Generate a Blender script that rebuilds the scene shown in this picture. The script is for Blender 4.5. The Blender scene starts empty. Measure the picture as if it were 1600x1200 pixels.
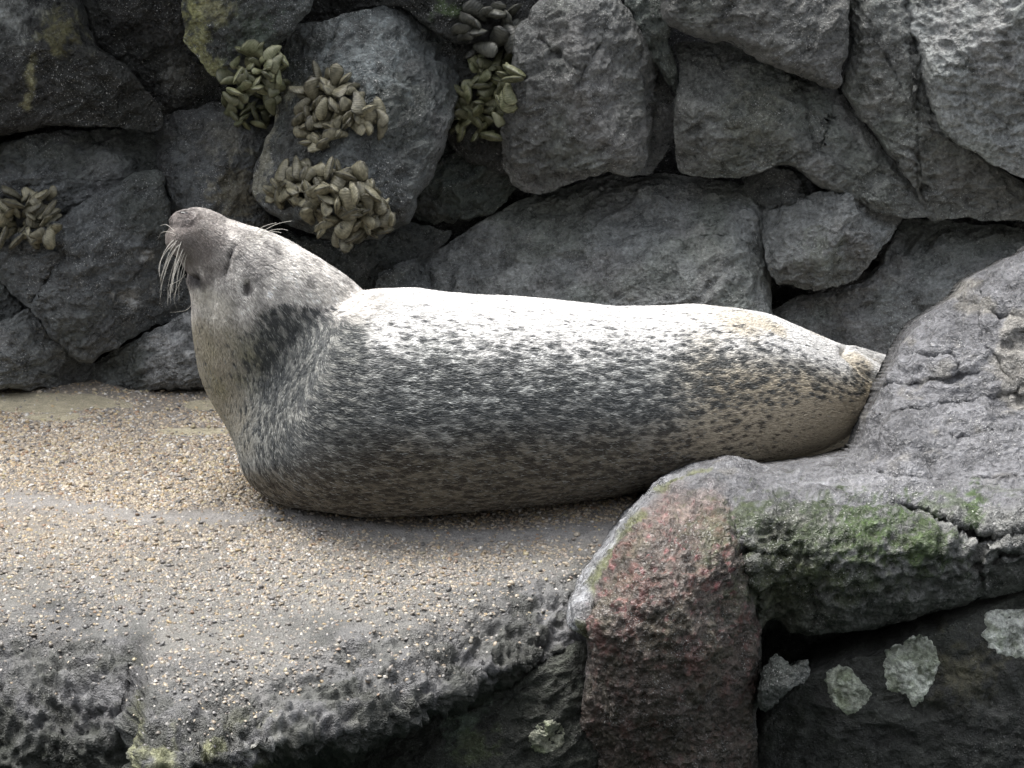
import bpy, math, random
import numpy as np
from mathutils import Vector, Matrix
from mathutils.bvhtree import BVHTree

scn = bpy.context.scene
COL = scn.collection
rad = math.radians

# ------------------------------------------------------------------ camera, sky, sun, exposure
F = 4500.0                       # focal length in photo pixels (1600 wide)
PITCH = 20.0
A0 = rad(PITCH) + math.atan(200 / F)
CAM = np.array([0.0, -6 * math.cos(A0), 6 * math.sin(A0)])
FWD = np.array([0, math.cos(rad(PITCH)), -math.sin(rad(PITCH))])
RGT = np.array([1.0, 0, 0])
UPV = np.array([0, math.sin(rad(PITCH)), math.cos(rad(PITCH))])

cam_d = bpy.data.cameras.new('camera')
cam = bpy.data.objects.new('camera', cam_d)
COL.objects.link(cam)
cam_d.sensor_width = 36
cam_d.lens = 36 * F / 1600
cam_d.clip_start = 0.1
cam_d.clip_end = 400
cam.location = CAM
cam.rotation_euler = (rad(90 - PITCH), 0, 0)
scn.camera = cam

SUN_EL, SUN_AZ = 66.0, -38.0       # azimuth from +Y (behind the wall) towards +X
world = bpy.data.worlds.new('World')
scn.world = world
world.use_nodes = True
wn = world.node_tree
wn.nodes.clear()
sky = wn.nodes.new('ShaderNodeTexSky')
sky.sky_type = 'NISHITA'
sky.sun_disc = False
sky.sun_elevation = rad(SUN_EL)
sky.sun_rotation = rad(SUN_AZ)
sky.air_density = 1.0
sky.dust_density = 4.0
hsv = wn.nodes.new('ShaderNodeHueSaturation')      # overcast: the blue is mostly hidden by cloud
hsv.inputs['Saturation'].default_value = 0.28
bg = wn.nodes.new('ShaderNodeBackground')
bg.inputs['Strength'].default_value = 0.12
wo = wn.nodes.new('ShaderNodeOutputWorld')
wn.links.new(sky.outputs[0], hsv.inputs['Color'])
wn.links.new(hsv.outputs[0], bg.inputs['Color'])
wn.links.new(bg.outputs[0], wo.inputs['Surface'])

sun_d = bpy.data.lights.new('sun', 'SUN')
sun_d.energy = 1.5
sun_d.angle = rad(45)
sun_d.color = (1.0, 0.965, 0.92)
sun = bpy.data.objects.new('sun', sun_d)
COL.objects.link(sun)
sdir = Vector((math.sin(rad(SUN_AZ)) * math.cos(rad(SUN_EL)), math.cos(rad(SUN_AZ)) * math.cos(rad(SUN_EL)), math.sin(rad(SUN_EL))))
sun.rotation_euler = sdir.to_track_quat('Z', 'Y').to_euler()
sun.location = (-2, 2, 6)

vs = scn.view_settings
vs.view_transform = 'Standard'
vs.look = 'None'
vs.gamma = 1
vs.use_curve_mapping = False
vs.exposure = 2.2

# ------------------------------------------------------------------ maths helpers
def ray(px, py):
    px = np.asarray(px, float); py = np.asarray(py, float)
    d = FWD * F + RGT * (px[..., None] - 800) - UPV * (py[..., None] - 600)
    return d / np.linalg.norm(d, axis=-1, keepdims=True)

def at_Y(px, py, Y):
    d = ray(px, py)
    t = (np.asarray(Y) - CAM[1]) / d[..., 1]
    return CAM + d * t[..., None]

def at_plane(px, py, Yc, k=0.0, m=0.0):           # plane Y = Yc + k z + m X
    d = ray(px, py)
    n = np.array([-m, 1.0, -k])
    t = (Yc - CAM @ n) / (d @ n)
    return CAM + d * t[..., None]

def at_z(px, py, z=0.0):
    d = ray(px, py)
    t = (z - CAM[2]) / d[..., 2]
    return CAM + d * np.asarray(t)[..., None]

def proj(P):
    v = P - CAM
    zc = v @ FWD
    return np.stack([800 + F * (v @ RGT) / zc, 600 - F * (v @ UPV) / zc], -1)

def smooth(a, b, x):
    t = np.clip((x - a) / (b - a), 0, 1)
    return t * t * (3 - 2 * t)

def _h(ix, iy, iz, seed):
    with np.errstate(over='ignore'):
        h = (ix.astype(np.uint32) * np.uint32(374761393)) ^ (iy.astype(np.uint32) * np.uint32(668265263)) ^ (iz.astype(np.uint32) * np.uint32(2246822519)) ^ np.uint32(seed * 3266489917 & 0xffffffff)
        h = (h ^ (h >> np.uint32(13))) * np.uint32(1274126177)
        h = (h ^ (h >> np.uint32(16))) * np.uint32(2246822519)
        h = h ^ (h >> np.uint32(15))
    return h

def noise(p, seed=0):                               # value-gradient noise about -1..1
    i = np.floor(p).astype(np.int64)
    f = p - i
    u = f * f * f * (f * (f * 6 - 15) + 10)
    out = 0
    for dx in (0, 1):
        wx = u[:, 0] if dx else 1 - u[:, 0]
        for dy in (0, 1):
            wy = u[:, 1] if dy else 1 - u[:, 1]
            for dz in (0, 1):
                wz = u[:, 2] if dz else 1 - u[:, 2]
                h = _h(i[:, 0] + dx, i[:, 1] + dy, i[:, 2] + dz, seed)
                gx = (h & np.uint32(1023)) / 511.5 - 1
                gy = ((h >> np.uint32(10)) & np.uint32(1023)) / 511.5 - 1
                gz = ((h >> np.uint32(20)) & np.uint32(1023)) / 511.5 - 1
                out = out + wx * wy * wz * (gx * (f[:, 0] - dx) + gy * (f[:, 1] - dy) + gz * (f[:, 2] - dz))
    return out * 1.5

def fbm(p, octaves=4, seed=0, gain=0.5, lac=2.03):
    out = 0; a = 1.0
    for o in range(octaves):
        out = out + a * noise(p * lac ** o + 17.3 * o, seed + o)
        a *= gain
    return out

def ridged(p, octaves=3, seed=0):
    out = 0; a = 1.0
    for o in range(octaves):
        out = out + a * (1 - 2 * np.abs(noise(p * 2.1 ** o + 9.1 * o, seed + o)))
        a *= 0.5
    return out

def worley(p, seed=0, fd=None, stretch=1.0):        # F1, id hash, F2 ; metric stretched along fd
    i = np.floor(p).astype(np.int64)
    best = np.full(len(p), 9.0); sec = np.full(len(p), 9.0); ident = np.zeros(len(p))
    for dx in (-1, 0, 1):
        for dy in (-1, 0, 1):
            for dz in (-1, 0, 1):
                h = _h(i[:, 0] + dx, i[:, 1] + dy, i[:, 2] + dz, seed)
                c = np.stack([i[:, 0] + dx + (h & np.uint32(1023)) / 1023.0,
                              i[:, 1] + dy + ((h >> np.uint32(10)) & np.uint32(1023)) / 1023.0,
                              i[:, 2] + dz + ((h >> np.uint32(20)) & np.uint32(1023)) / 1023.0], -1)
                d = p - c
                q = (d * d).sum(-1)
                if fd is not None:
                    par = (d * fd).sum(-1)
                    q = q - par * par * (1 - 1 / stretch ** 2)
                q = np.sqrt(np.maximum(q, 0))
                m = q < best
                sec = np.where(m, best, np.minimum(sec, q))
                ident = np.where(m, (h >> np.uint32(5)) % 1000 / 1000.0, ident)
                best = np.where(m, q, best)
    return best, ident, sec

def seg_dist(P, line):                              # distance of 2-d points to a polyline
    best = np.full(len(P), 1e9)
    for a, b in zip(line[:-1], line[1:]):
        a = np.array(a, float); b = np.array(b, float)
        ab = b - a
        t = np.clip(((P - a) @ ab) / (ab @ ab), 0, 1)
        best = np.minimum(best, np.linalg.norm(P - a - t[:, None] * ab, axis=1))
    return best

def vnormals(V, Fc):
    a, b, c = V[Fc[:, 0]], V[Fc[:, 1]], V[Fc[:, 2]]
    n = np.cross(b - a, c - a)
    N = np.zeros_like(V)
    for j in range(Fc.shape[1]):
        for k in range(3):
            N[:, k] += np.bincount(Fc[:, j], n[:, k], len(V))
    return N / np.maximum(np.linalg.norm(N, axis=1, keepdims=True), 1e-12)

# ------------------------------------------------------------------ object helpers
def mesh_from(name, V, quads=None, tris=None, col=None, mat=None, smooth_shade=True, extra=None):
    me = bpy.data.meshes.new(name)
    nq = 0 if quads is None else len(quads)
    nt = 0 if tris is None else len(tris)
    me.vertices.add(len(V))
    me.vertices.foreach_set('co', np.ascontiguousarray(V, np.float32).ravel())
    idx = []
    if nq: idx.append(np.asarray(quads).ravel())
    if nt: idx.append(np.asarray(tris).ravel())
    idx = np.concatenate(idx).astype(np.int32)
    me.loops.add(len(idx))
    me.loops.foreach_set('vertex_index', idx)
    me.polygons.add(nq + nt)
    starts = np.concatenate([np.arange(nq) * 4, nq * 4 + np.arange(nt) * 3]).astype(np.int32)
    me.polygons.foreach_set('loop_start', starts)
    me.polygons.foreach_set('use_smooth', np.full(nq + nt, smooth_shade))
    me.update(calc_edges=True)
    me.validate()
    if col is not None:
        at = me.attributes.new('Col', 'FLOAT_COLOR', 'POINT')
        c4 = np.ones((len(V), 4), np.float32); c4[:, :3] = np.clip(col, 0, 1)
        at.data.foreach_set('color', c4.ravel())
    for k, v in (extra or {}).items():
        at = me.attributes.new(k, 'FLOAT', 'POINT')
        at.data.foreach_set('value', np.asarray(v, np.float32).ravel())
    if mat: me.materials.append(mat)
    return me

def link(name, data, parent=None, label=None, cat=None, group=None, kind=None):
    o = bpy.data.objects.new(name, data)
    COL.objects.link(o)
    if parent is not None: o.parent = parent
    if label: o['label'] = label
    if cat: o['category'] = cat
    if group: o['group'] = group
    if kind: o['kind'] = kind
    return o

# ------------------------------------------------------------------ materials
def mat_new(name):
    m = bpy.data.materials.new(name)
    m.use_nodes = True
    nt = m.node_tree
    b = nt.nodes['Principled BSDF']
    return m, nt, b

def nd(nt, kind, **kw):
    n = nt.nodes.new(kind)
    for k, v in kw.items():
        if k in n.inputs: n.inputs[k].default_value = v
        else: setattr(n, k, v)
    return n

def ramp(nt, src, p0, p1, c0=0.0, c1=1.0):
    r = nt.nodes.new('ShaderNodeMapRange')
    r.inputs['From Min'].default_value = p0; r.inputs['From Max'].default_value = p1
    r.inputs['To Min'].default_value = c0; r.inputs['To Max'].default_value = c1
    nt.links.new(src, r.inputs['Value'])
    return r.outputs[0]

def mixc(nt, fac, a, b, mode='MIX'):
    m = nt.nodes.new('ShaderNodeMix'); m.data_type = 'RGBA'; m.blend_type = mode
    for sock, v in ((m.inputs['Factor'], fac), (m.inputs['A'], a), (m.inputs['B'], b)):
        pass
    def put(s, v):
        if isinstance(v, (int, float)): s.default_value = v
        elif isinstance(v, tuple): s.default_value = (*v, 1) if len(v) == 3 else v
        else: nt.links.new(v, s)
    put(m.inputs[0], fac); put(m.inputs[6], a); put(m.inputs[7], b)
    return m.outputs[2]

def math_n(nt, op, a, b=0.0):
    m = nt.nodes.new('ShaderNodeMath'); m.operation = op
    for s, v in ((m.inputs[0], a), (m.inputs[1], b)):
        if isinstance(v, (int, float)): s.default_value = v
        else: nt.links.new(v, s)
    return m.outputs[0]

def rock_material(name, bump=1.0, rough=(0.17, 0.52), speck=1.0, fine=1.0):
    m, nt, b = mat_new(name)
    geo = nt.nodes.new('ShaderNodeNewGeometry')
    P = geo.outputs['Position']
    at = nt.nodes.new('ShaderNodeAttribute'); at.attribute_name = 'Col'
    def noi(scale, detail=5, rough_=0.6, dist=0.0):
        n = nd(nt, 'ShaderNodeTexNoise', Scale=scale, Detail=detail, Roughness=rough_, Distortion=dist)
        nt.links.new(P, n.inputs['Vector'])
        return n.outputs['Fac']
    n1 = noi(22, 6, 0.65)
    n2 = noi(120 * fine, 4, 0.7)
    n3 = noi(300, 2, 0.5)
    v = nd(nt, 'ShaderNodeTexVoronoi', Scale=85 * fine); nt.links.new(P, v.inputs['Vector'])
    c = mixc(nt, 1.0, at.outputs['Color'], ramp(nt, n1, 0.3, 0.7, 0.45, 1.55), 'MULTIPLY')
    c = mixc(nt, 1.0, c, ramp(nt, n2, 0.3, 0.7, 0.45, 1.55), 'MULTIPLY')
    # scattered pale specks: salt, barnacle scars, and wet glints painted into the colour
    sp = math_n(nt, 'MULTIPLY', ramp(nt, n3, 0.63, 0.69), ramp(nt, noi(9, 3), 0.40, 0.60, 0.05, 1.0 * speck))
    c = mixc(nt, sp, c, (0.5, 0.5, 0.48))
    nt.links.new(c, b.inputs['Base Color'])
    nt.links.new(ramp(nt, n1, 0.35, 0.65, rough[0], rough[1]), b.inputs['Roughness'])
    hgt = math_n(nt, 'ADD', math_n(nt, 'MULTIPLY', n1, 1.2), math_n(nt, 'MULTIPLY', n2, 0.55))
    hgt = math_n(nt, 'ADD', hgt, math_n(nt, 'MULTIPLY', v.outputs['Distance'], 0.35))
    hgt = math_n(nt, 'ADD', hgt, math_n(nt, 'MULTIPLY', n3, 0.30))
    bp = nd(nt, 'ShaderNodeBump', Strength=0.9, Distance=0.019 * bump)
    nt.links.new(hgt, bp.inputs['Height'])
    nt.links.new(bp.outputs[0], b.inputs['Normal'])
    b.inputs['Specular IOR Level'].default_value = 0.5
    return m

M_ROCK = rock_material('rock')
M_WET = rock_material('wet_rock', bump=0.85, rough=(0.12, 0.46), speck=0.8)
M_MATTE = rock_material('matte_rock', bump=1.5, rough=(0.45, 0.8), speck=0.3, fine=0.8)  # rougher, less speckled stone for the dark front rocks
M_LICHEN = rock_material('lichen', bump=1.3, rough=(0.75, 0.95), speck=0.0)

def plain(name, col, rough=0.5, spec=0.5):
    m, nt, b = mat_new(name)
    n = nd(nt, 'ShaderNodeTexNoise', Scale=160.0, Detail=4.0)
    g = nt.nodes.new('ShaderNodeNewGeometry'); nt.links.new(g.outputs['Position'], n.inputs['Vector'])
    nt.links.new(mixc(nt, 1.0, col, ramp(nt, n.outputs['Fac'], 0.3, 0.7, 0.75, 1.25), 'MULTIPLY'), b.inputs['Base Color'])
    b.inputs['Roughness'].default_value = rough
    b.inputs['Specular IOR Level'].default_value = spec
    return m

# ------------------------------------------------------------------ boulder builder
def closed_curve(poly, n=512):
    P = np.array(poly, float); m = len(P)
    out = []
    for i in range(m):
        p0, p1, p2, p3 = P[i - 1], P[i], P[(i + 1) % m], P[(i + 2) % m]
        t = np.linspace(0, 1, 24, endpoint=False)[:, None]
        tan = 0.36
        m1, m2 = (p2 - p0) * tan, (p3 - p1) * tan
        out.append((2 * t**3 - 3 * t**2 + 1) * p1 + (t**3 - 2 * t**2 + t) * m1 + (-2 * t**3 + 3 * t**2) * p2 + (t**3 - t**2) * m2)
    C = np.concatenate(out)
    d = np.linalg.norm(np.roll(C, -1, 0) - C, axis=1)
    s = np.concatenate([[0], np.cumsum(d)])
    C = np.vstack([C, C[:1]])
    q = np.linspace(0, s[-1], n, endpoint=False)
    return np.stack([np.interp(q, s, C[:, 0]), np.interp(q, s, C[:, 1])], -1)

BOULDERS = {}

def boulder(key, label, poly, Yc, k=0.3, m=0.0, bulge=0.11, p=3.0, facets=7, cuts=(), cracks=(), seed=1, N=96,
            base=(0.13, 0.13, 0.128), amp=1.0, style='plain', stain_shade=(), mat=None, back=0.16, center=None,
            name='boulder', cat='boulder', group='boulders of the rock wall', tilt=(0, 0), jag=1.0):
    rng = np.random.default_rng(seed)
    C = closed_curve(poly)
    if group == 'boulders of the rock wall': C = C.mean(0) + (C - C.mean(0)) * 1.018
    th = np.linspace(0, 2 * np.pi, len(C), endpoint=False)
    jl = np.stack([np.cos(th), np.sin(th), 0 * th], -1)
    nC = np.roll(C, -1, 0) - np.roll(C, 1, 0)
    nC = np.stack([nC[:, 1], -nC[:, 0]], -1); nC /= np.linalg.norm(nC, axis=1, keepdims=True)
    C = C + nC * (fbm(jl * 5 + seed, 4, seed)[:, None] * 5.0 * jag)
    c = np.array(center, float) if center else C.mean(0)
    g = np.linspace(-1, 1, N + 1)
    A, B = np.meshgrid(g, g, indexing='xy')
    A = A.ravel(); B = B.ravel()
    rho = np.maximum(np.abs(A), np.abs(B))
    with np.errstate(divide='ignore', invalid='ignore'):
        ang = np.where(np.abs(A) >= np.abs(B),
                       np.where(A >= 0, (np.pi / 4) * np.nan_to_num(B / A), np.pi + (np.pi / 4) * np.nan_to_num(B / A)),
                       np.where(B >= 0, np.pi / 2 - (np.pi / 4) * np.nan_to_num(A / B), 3 * np.pi / 2 - (np.pi / 4) * np.nan_to_num(A / B)))
    ang = np.mod(ang, 2 * np.pi)
    # start angle so that the disk angle follows the outline's own angle
    a0 = math.atan2(C[0, 1] - c[1], C[0, 0] - c[0])
    area = 0.5 * np.sum(C[:, 0] * np.roll(C[:, 1], -1) - np.roll(C[:, 0], -1) * C[:, 1])
    sgn = 1 if area > 0 else -1
    fr = np.mod((ang - a0) * sgn / (2 * np.pi), 1) * len(C)
    Cx = np.append(C[:, 0], C[0, 0]); Cy = np.append(C[:, 1], C[0, 1])
    bx = np.interp(fr, np.arange(len(C) + 1), Cx); by = np.interp(fr, np.arange(len(C) + 1), Cy)
    r = 1 - (1 - rho) ** 1.35
    Q = c + r[:, None] * (np.stack([bx, by], -1) - c)
    P0 = at_plane(Q[:, 0], Q[:, 1], Yc, k, m)
    nrm = np.array([m, -1.0, k]); nrm /= np.linalg.norm(nrm)
    h = bulge * np.maximum(1 - r ** p, 0) ** 0.55
    L = (C - c); size = np.sqrt(np.abs(area))
    uv = (Q - c) / size
    hw = np.maximum(1 - r ** 6, 0)
    for j in range(facets):
        a = rng.uniform(0, 2 * np.pi); s = rng.uniform(0.35, 1.1) * bulge * 2.0
        off = rng.uniform(0.68, 1.0) * bulge
        pl = off - s * (uv @ np.array([math.cos(a), math.sin(a)]))
        e = 0.006
        d = np.clip(0.5 + 0.5 * (h - pl) / e, 0, 1)
        h = h * (1 - d) + pl * d - e * d * (1 - d)
    h = h + hw * (uv @ np.array(tilt)) * bulge
    ppm = F / 6.0
    for (x1, y1, x2, y2, s) in cuts:                 # surface falls away on the right-hand side of the line
        dv = np.array([x2 - x1, y2 - y1], float); dv /= np.linalg.norm(dv)
        dist = ((Q[:, 0] - x1) * -dv[1] + (Q[:, 1] - y1) * dv[0]) / ppm
        wob = 0.012 * noise(np.stack([Q[:, 0] / 60, Q[:, 1] / 60, 0 * dist + seed], -1), 7)
        d = dist + wob
        h = h - s * 0.5 * (d + np.sqrt(d * d + 0.0001))
    for (line, wdt, dep) in cracks:
        wq = Q + 5 * np.stack([noise(np.stack([Q[:, 0] / 25, Q[:, 1] / 25, 0 * r], -1), 3), noise(np.stack([Q[:, 0] / 25, Q[:, 1] / 25, 0 * r + 5], -1), 4)], -1)
        d = seg_dist(wq, line)
        h = h - dep * np.exp(-(d / wdt) ** 2)
    h = np.maximum(h, -back * 0.8)
    V = P0 + nrm * h[:, None]
    ii = np.arange((N + 1) ** 2).reshape(N + 1, N + 1)
    quads = np.stack([ii[:-1, :-1], ii[:-1, 1:], ii[1:, 1:], ii[1:, :-1]], -1).reshape(-1, 4)
    nv = vnormals(V, quads)
    if (nv @ nrm).mean() < 0:
        quads = quads[:, ::-1]; nv = -nv
    # relief in three dimensions
    edge = np.clip((1 - r) * 6, 0.25, 1)
    W = V * 1.0
    off = np.array([seed * 3.1, seed * 1.7, seed * 0.9])
    if style == 'scallop':
        w1, _, _ = worley(W * np.array([30, 30, 52]) + fbm(W * 14, 2, seed)[:, None] * 0.8 + off, seed)
        w2, _, _ = worley(W * np.array([75, 75, 110]) + off, seed + 1)
        disp = 0.011 * fbm(W * 6 + off, 3, seed) + 0.020 * (w1 - 0.5) + 0.007 * (w2 - 0.5) + 0.0025 * fbm(W * 90, 2, seed)
    elif style == 'strata':
        wv = W * np.array([5.0, 7, 15]) + off
        wv = wv + 0.5 * np.stack([noise(W * 6 + off, 5), noise(W * 6 + off + 9, 6), noise(W * 5 + off + 3, 7)], -1)
        disp = 0.014 * fbm(W * 5 + off, 3, seed) + 0.010 * ridged(wv, 3, seed) + 0.010 * fbm(W * 26 + off, 4, seed + 3, 0.6)
    elif style == 'pitted':
        w1, _, _ = worley(W * np.array([120, 120, 95]) + fbm(W * 30, 2, seed)[:, None] * 0.9 + off, seed)
        disp = 0.018 * fbm(W * 6 + off, 3, seed) + 0.006 * ridged(W * np.array([14, 14, 7]) + off, 3, seed) - 0.007 * (w1 - 0.5) + 0.0075 * fbm(W * 62, 3, seed, .65)
    else:
        w1, _, _ = worley(W * 38 + fbm(W * 12, 2, seed)[:, None] * 0.8 + off, seed)
        wr = W + 0.02 * np.stack([noise(W * 14 + off, 61), noise(W * 14 + off + 7, 62), noise(W * 14 + off + 3, 63)], -1)
        rot = wr @ np.array([[.8, .3, -.5], [-.2, .95, .2], [.55, -.1, .85]]) * np.array([9, 9, 22.0])
        w2, _, _ = worley(W * np.array([95, 95, 120]) + fbm(W * 30, 2, seed)[:, None] + off, seed + 6)
        disp = 0.017 * fbm(W * 5.5 + off, 3, seed) + 0.009 * ridged(rot + off, 3, seed + 2) + 0.0065 * fbm(W * 30 + off, 4, seed + 4, 0.65) + 0.006 * (w1 - 0.5) + 0.004 * (w2 - 0.5)
    V = V + nv * (disp * amp * edge)[:, None]
    # closed back
    ring = np.concatenate([ii[0, :-1], ii[:-1, -1], ii[-1, :0:-1], ii[:0:-1, 0]])
    R = len(ring); rings = [ring]; VV = [V]; base_i = len(V)
    cen = V[ring].mean(0)
    for (f, dz) in ((0.93, 0.45), (0.7, 0.85), (0.35, 1.0)):
        P = cen + (V[ring] - cen) * f - nrm * back * dz
        rings.append(np.arange(base_i, base_i + R)); VV.append(P); base_i += R
    VV.append((cen - nrm * back * 1.02)[None]); last = base_i
    qb = []
    fl = quads[:, 0]
    for ra, rb in zip(rings[:-1], rings[1:]):
        qb.append(np.stack([ra, rb, np.roll(rb, -1), np.roll(ra, -1)], -1))
    tb = np.stack([rings[-1], np.full(R, last), np.roll(rings[-1], -1)], -1)
    V2 = np.vstack(VV)
    qb = np.vstack(qb)
    # keep winding consistent with the front
    e0 = (ring[0], ring[1])
    q0 = quads[(quads == e0[0]).any(1) & (quads == e0[1]).any(1)][0].tolist()
    fwd_ = q0[(q0.index(e0[0]) + 1) % 4] == e0[1]
    bfw = False                                         # qb runs ring[1] -> ring[0]
    if not fwd_:
        qb = qb[:, ::-1]; tb = tb[:, ::-1]
    # colours: stone tint with stains of the surface, and some painted shade
    QQ = proj(V2)
    if group == 'boulders of the rock wall': base = np.array(base) * np.array([.84, .88, .87])
    cb = np.array(base)[None] * (1 + 0.22 * fbm(V2 * 7 + off, 3, seed + 9)[:, None])
    t1 = smooth(-0.1, 0.5, fbm(V2 * 4.2 + off, 3, seed + 11))[:, None]
    cb = cb * (1 - 0.45 * t1) + np.array([0.078, 0.090, 0.070]) * (np.mean(base) / 0.13) * 0.45 * t1
    t2 = smooth(0.1, 0.6, fbm(V2 * 5.1 + off + 4, 4, seed + 13))[:, None]
    cb = cb * (1 - 0.35 * t2) + np.array([0.17, 0.163, 0.157]) * (np.mean(base) / 0.13) * 0.35 * t2
    for (sx, sy, sr, sc, ss) in stain_shade:
        if np.ndim(sx):
            d = seg_dist(QQ, list(zip(sx, sy)))
        else:
            d = np.hypot(QQ[:, 0] - sx, QQ[:, 1] - sy)
        w = smooth(1.0, 0.35, d / sr + 0.85 * fbm(V2 * 26 + off, 5, seed + 21, 0.72)) * ss
        cb = cb * (1 - w[:, None]) + np.array(sc) * w[:, None]
    loc = V2[np.argmin(V2[:, 2])].copy()
    loc[:2] = V2[:, :2].mean(0)
    me = mesh_from(name, V2 - loc, np.vstack([quads, qb]), tb, cb, mat or M_ROCK)
    o = link(name, me, None, label, cat, group)
    o.location = loc
    BOULDERS[key] = (o, BVHTree.FromPolygons([Vector(v) for v in V], quads.tolist()))
    return o

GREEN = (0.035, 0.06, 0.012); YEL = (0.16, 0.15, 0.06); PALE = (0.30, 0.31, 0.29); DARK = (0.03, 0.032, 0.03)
D1 = (0.027, 0.027, 0.024); D2 = (0.056, 0.059, 0.056); MID = (0.092, 0.094, 0.095); LT = (0.135, 0.136, 0.134)  # darkest tones put the left side's shade into the stone colour
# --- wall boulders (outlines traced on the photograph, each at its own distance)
boulder('r1', 'large dark brown boulder in the shade at the top left corner of the wall', [(-90, -110), (60, -110), (130, 20), (150, 70), (200, 110), (246, 170), (238, 202), (150, 194), (60, 198), (0, 214), (-90, 240)], 0.72, 0.25, bulge=0.13, seed=11, base=D1, stain_shade=[((40, 50, 45, 55), (165, 140, 110, 90), 9, (0.2, 0.19, 0.1), .8), (90, 55, 40, YEL, .5), (5, 10, 60, PALE, .5)])
boulder('r2', 'dark shaded boulder wedged between the brown corner boulder and the yellow-edged rock', [(60, -110), (310, -110), (300, 20), (308, 90), (348, 125), (345, 168), (252, 194), (215, 130), (150, 70), (120, 10)], 0.80, 0.25, bulge=0.09, seed=12, base=D1, stain_shade=[(275, 130, 28, PALE, .35), (220, 180, 22, (0.14, 0.17, 0.09), .6)])
boulder('r3', 'small overhanging rock with a yellow-green lichen edge above the left mussels', [(300, -110), (480, -110), (490, -10), (462, 36), (430, 70), (400, 85), (370, 112), (345, 122), (315, 95), (290, 50)], 0.66, 0.2, bulge=0.09, seed=13, base=D2, stain_shade=[((300, 305, 320, 345), (10, 60, 100, 120), 22, (0.22, 0.22, 0.10), .9), ((325, 345), (0, 20), 24, (0.25, 0.24, 0.13), .8), (390, 60, 50, (0.05, 0.065, 0.045), .7)])
boulder('r4', 'big grey boulder carrying two mussel clumps on its face above the seal head', [(455, 48), (530, 30), (600, 12), (665, 20), (705, 80), (710, 150), (692, 230), (662, 290), (640, 340), (600, 362), (545, 374), (485, 362), (432, 335), (396, 302), (405, 250), (430, 195), (440, 120)], 0.70, 0.22, bulge=0.15, seed=14, base=(0.08, 0.084, 0.083), N=130,
        cuts=[(680, 300, 575, 10, 1.0), (400, 330, 470, 60, -0.0)], cracks=[([(530, 35), (515, 80), (505, 130)], 4, 0.012), ([(560, 160), (640, 125)], 3, 0.008)], stain_shade=[(575, 90, 70, (0.24, 0.27, 0.27), .5), ((425, 415, 405), (170, 230, 300), 14, (0.30, 0.29, 0.22), .6), (450, 150, 30, (0.2, 0.19, 0.12), .5)])
boulder('r5', 'grey rock behind the raised nose of the seal, left of the big mussel boulder', [(243, 188), (330, 165), (400, 150), (445, 160), (432, 220), (402, 290), (400, 312), (425, 345), (410, 365), (300, 345), (265, 325), (245, 260)], 0.80, 0.25, bulge=0.09, seed=15, base=MID, stain_shade=[(370, 300, 45, (0.2, 0.185, 0.13), .6), (350, 210, 40, (0.17, 0.165, 0.13), .4)])
boulder('r6', 'flat-topped slate grey boulder above the mussels at the left edge', [(-90, 262), (0, 225), (60, 210), (150, 202), (238, 206), (245, 262), (190, 292), (112, 332), (60, 352), (-90, 380)], 0.74, 0.3, bulge=0.10, seed=16, base=MID, stain_shade=[(165, 250, 42, (0.22, 0.23, 0.22), .5), (100, 240, 40, (0.07, 0.075, 0.06), .5)])
boulder('r7', 'large slanting grey boulder left of the seal chin and whiskers', [(-60, 395), (20, 372), (90, 340), (190, 285), (245, 270), (264, 330), (268, 400), (300, 478), (232, 512), (170, 545), (132, 566), (80, 522), (50, 480), (0, 440)], 0.72, 0.35, bulge=0.13, seed=17, base=MID, N=120, cuts=[(300, 470, 90, 540, -0.0)], cracks=[([(40, 360), (110, 400), (60, 470)], 4, 0.01)], stain_shade=[(205, 460, 26, (0.4, 0.4, 0.38), .7), (225, 400, 14, (0.45, 0.45, 0.43), .6)])
boulder('r8', 'grey weathered rock at the foot of the wall in the left corner', [(-90, 470), (0, 508), (50, 482), (88, 520), (138, 568), (136, 598), (80, 606), (0, 604), (-90, 612)], 0.72, 0.35, bulge=0.10, seed=18, base=LT)
boulder('r8b', 'small dark rock at the left edge under the slanting boulder', [(-90, 395), (0, 408), (36, 440), (52, 480), (0, 514), (-90, 524)], 0.75, 0.35, bulge=0.08, seed=19, base=MID)
boulder('r9', 'low pale-topped rock on the pebble floor just left of the seal chest', [(132, 578), (160, 552), (222, 530), (300, 484), (360, 490), (430, 540), (430, 606), (300, 607), (230, 608), (180, 611), (142, 602)], 0.74, 0.5, bulge=0.10, seed=20, base=LT, N=110, stain_shade=[(260, 530, 40, (0.42, 0.42, 0.41), .5), (320, 490, 30, (.36, .36, .35), .5)])
boulder('r10', 'dark rock in the gap behind the neck of the seal', [(400, 350), (470, 372), (560, 380), (640, 352), (700, 362), (690, 384), (640, 420), (605, 445), (590, 560), (450, 560), (420, 420)], 0.86, 0.3, bulge=0.07, seed=21, base=D2)
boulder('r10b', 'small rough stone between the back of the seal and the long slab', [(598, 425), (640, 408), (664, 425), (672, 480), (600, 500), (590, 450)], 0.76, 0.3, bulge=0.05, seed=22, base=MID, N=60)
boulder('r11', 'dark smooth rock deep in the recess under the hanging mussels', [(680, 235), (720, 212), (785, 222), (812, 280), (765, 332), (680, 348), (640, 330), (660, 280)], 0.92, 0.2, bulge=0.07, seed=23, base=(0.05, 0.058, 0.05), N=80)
boulder('r11b', 'black boulder at the back of the recess left of the long slab', [(600, 330), (700, 340), (790, 290), (830, 310), (760, 360), (700, 400), (640, 425), (590, 420)], 1.0, 0.2, bulge=0.05, seed=24, base=D1, N=60)
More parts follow.
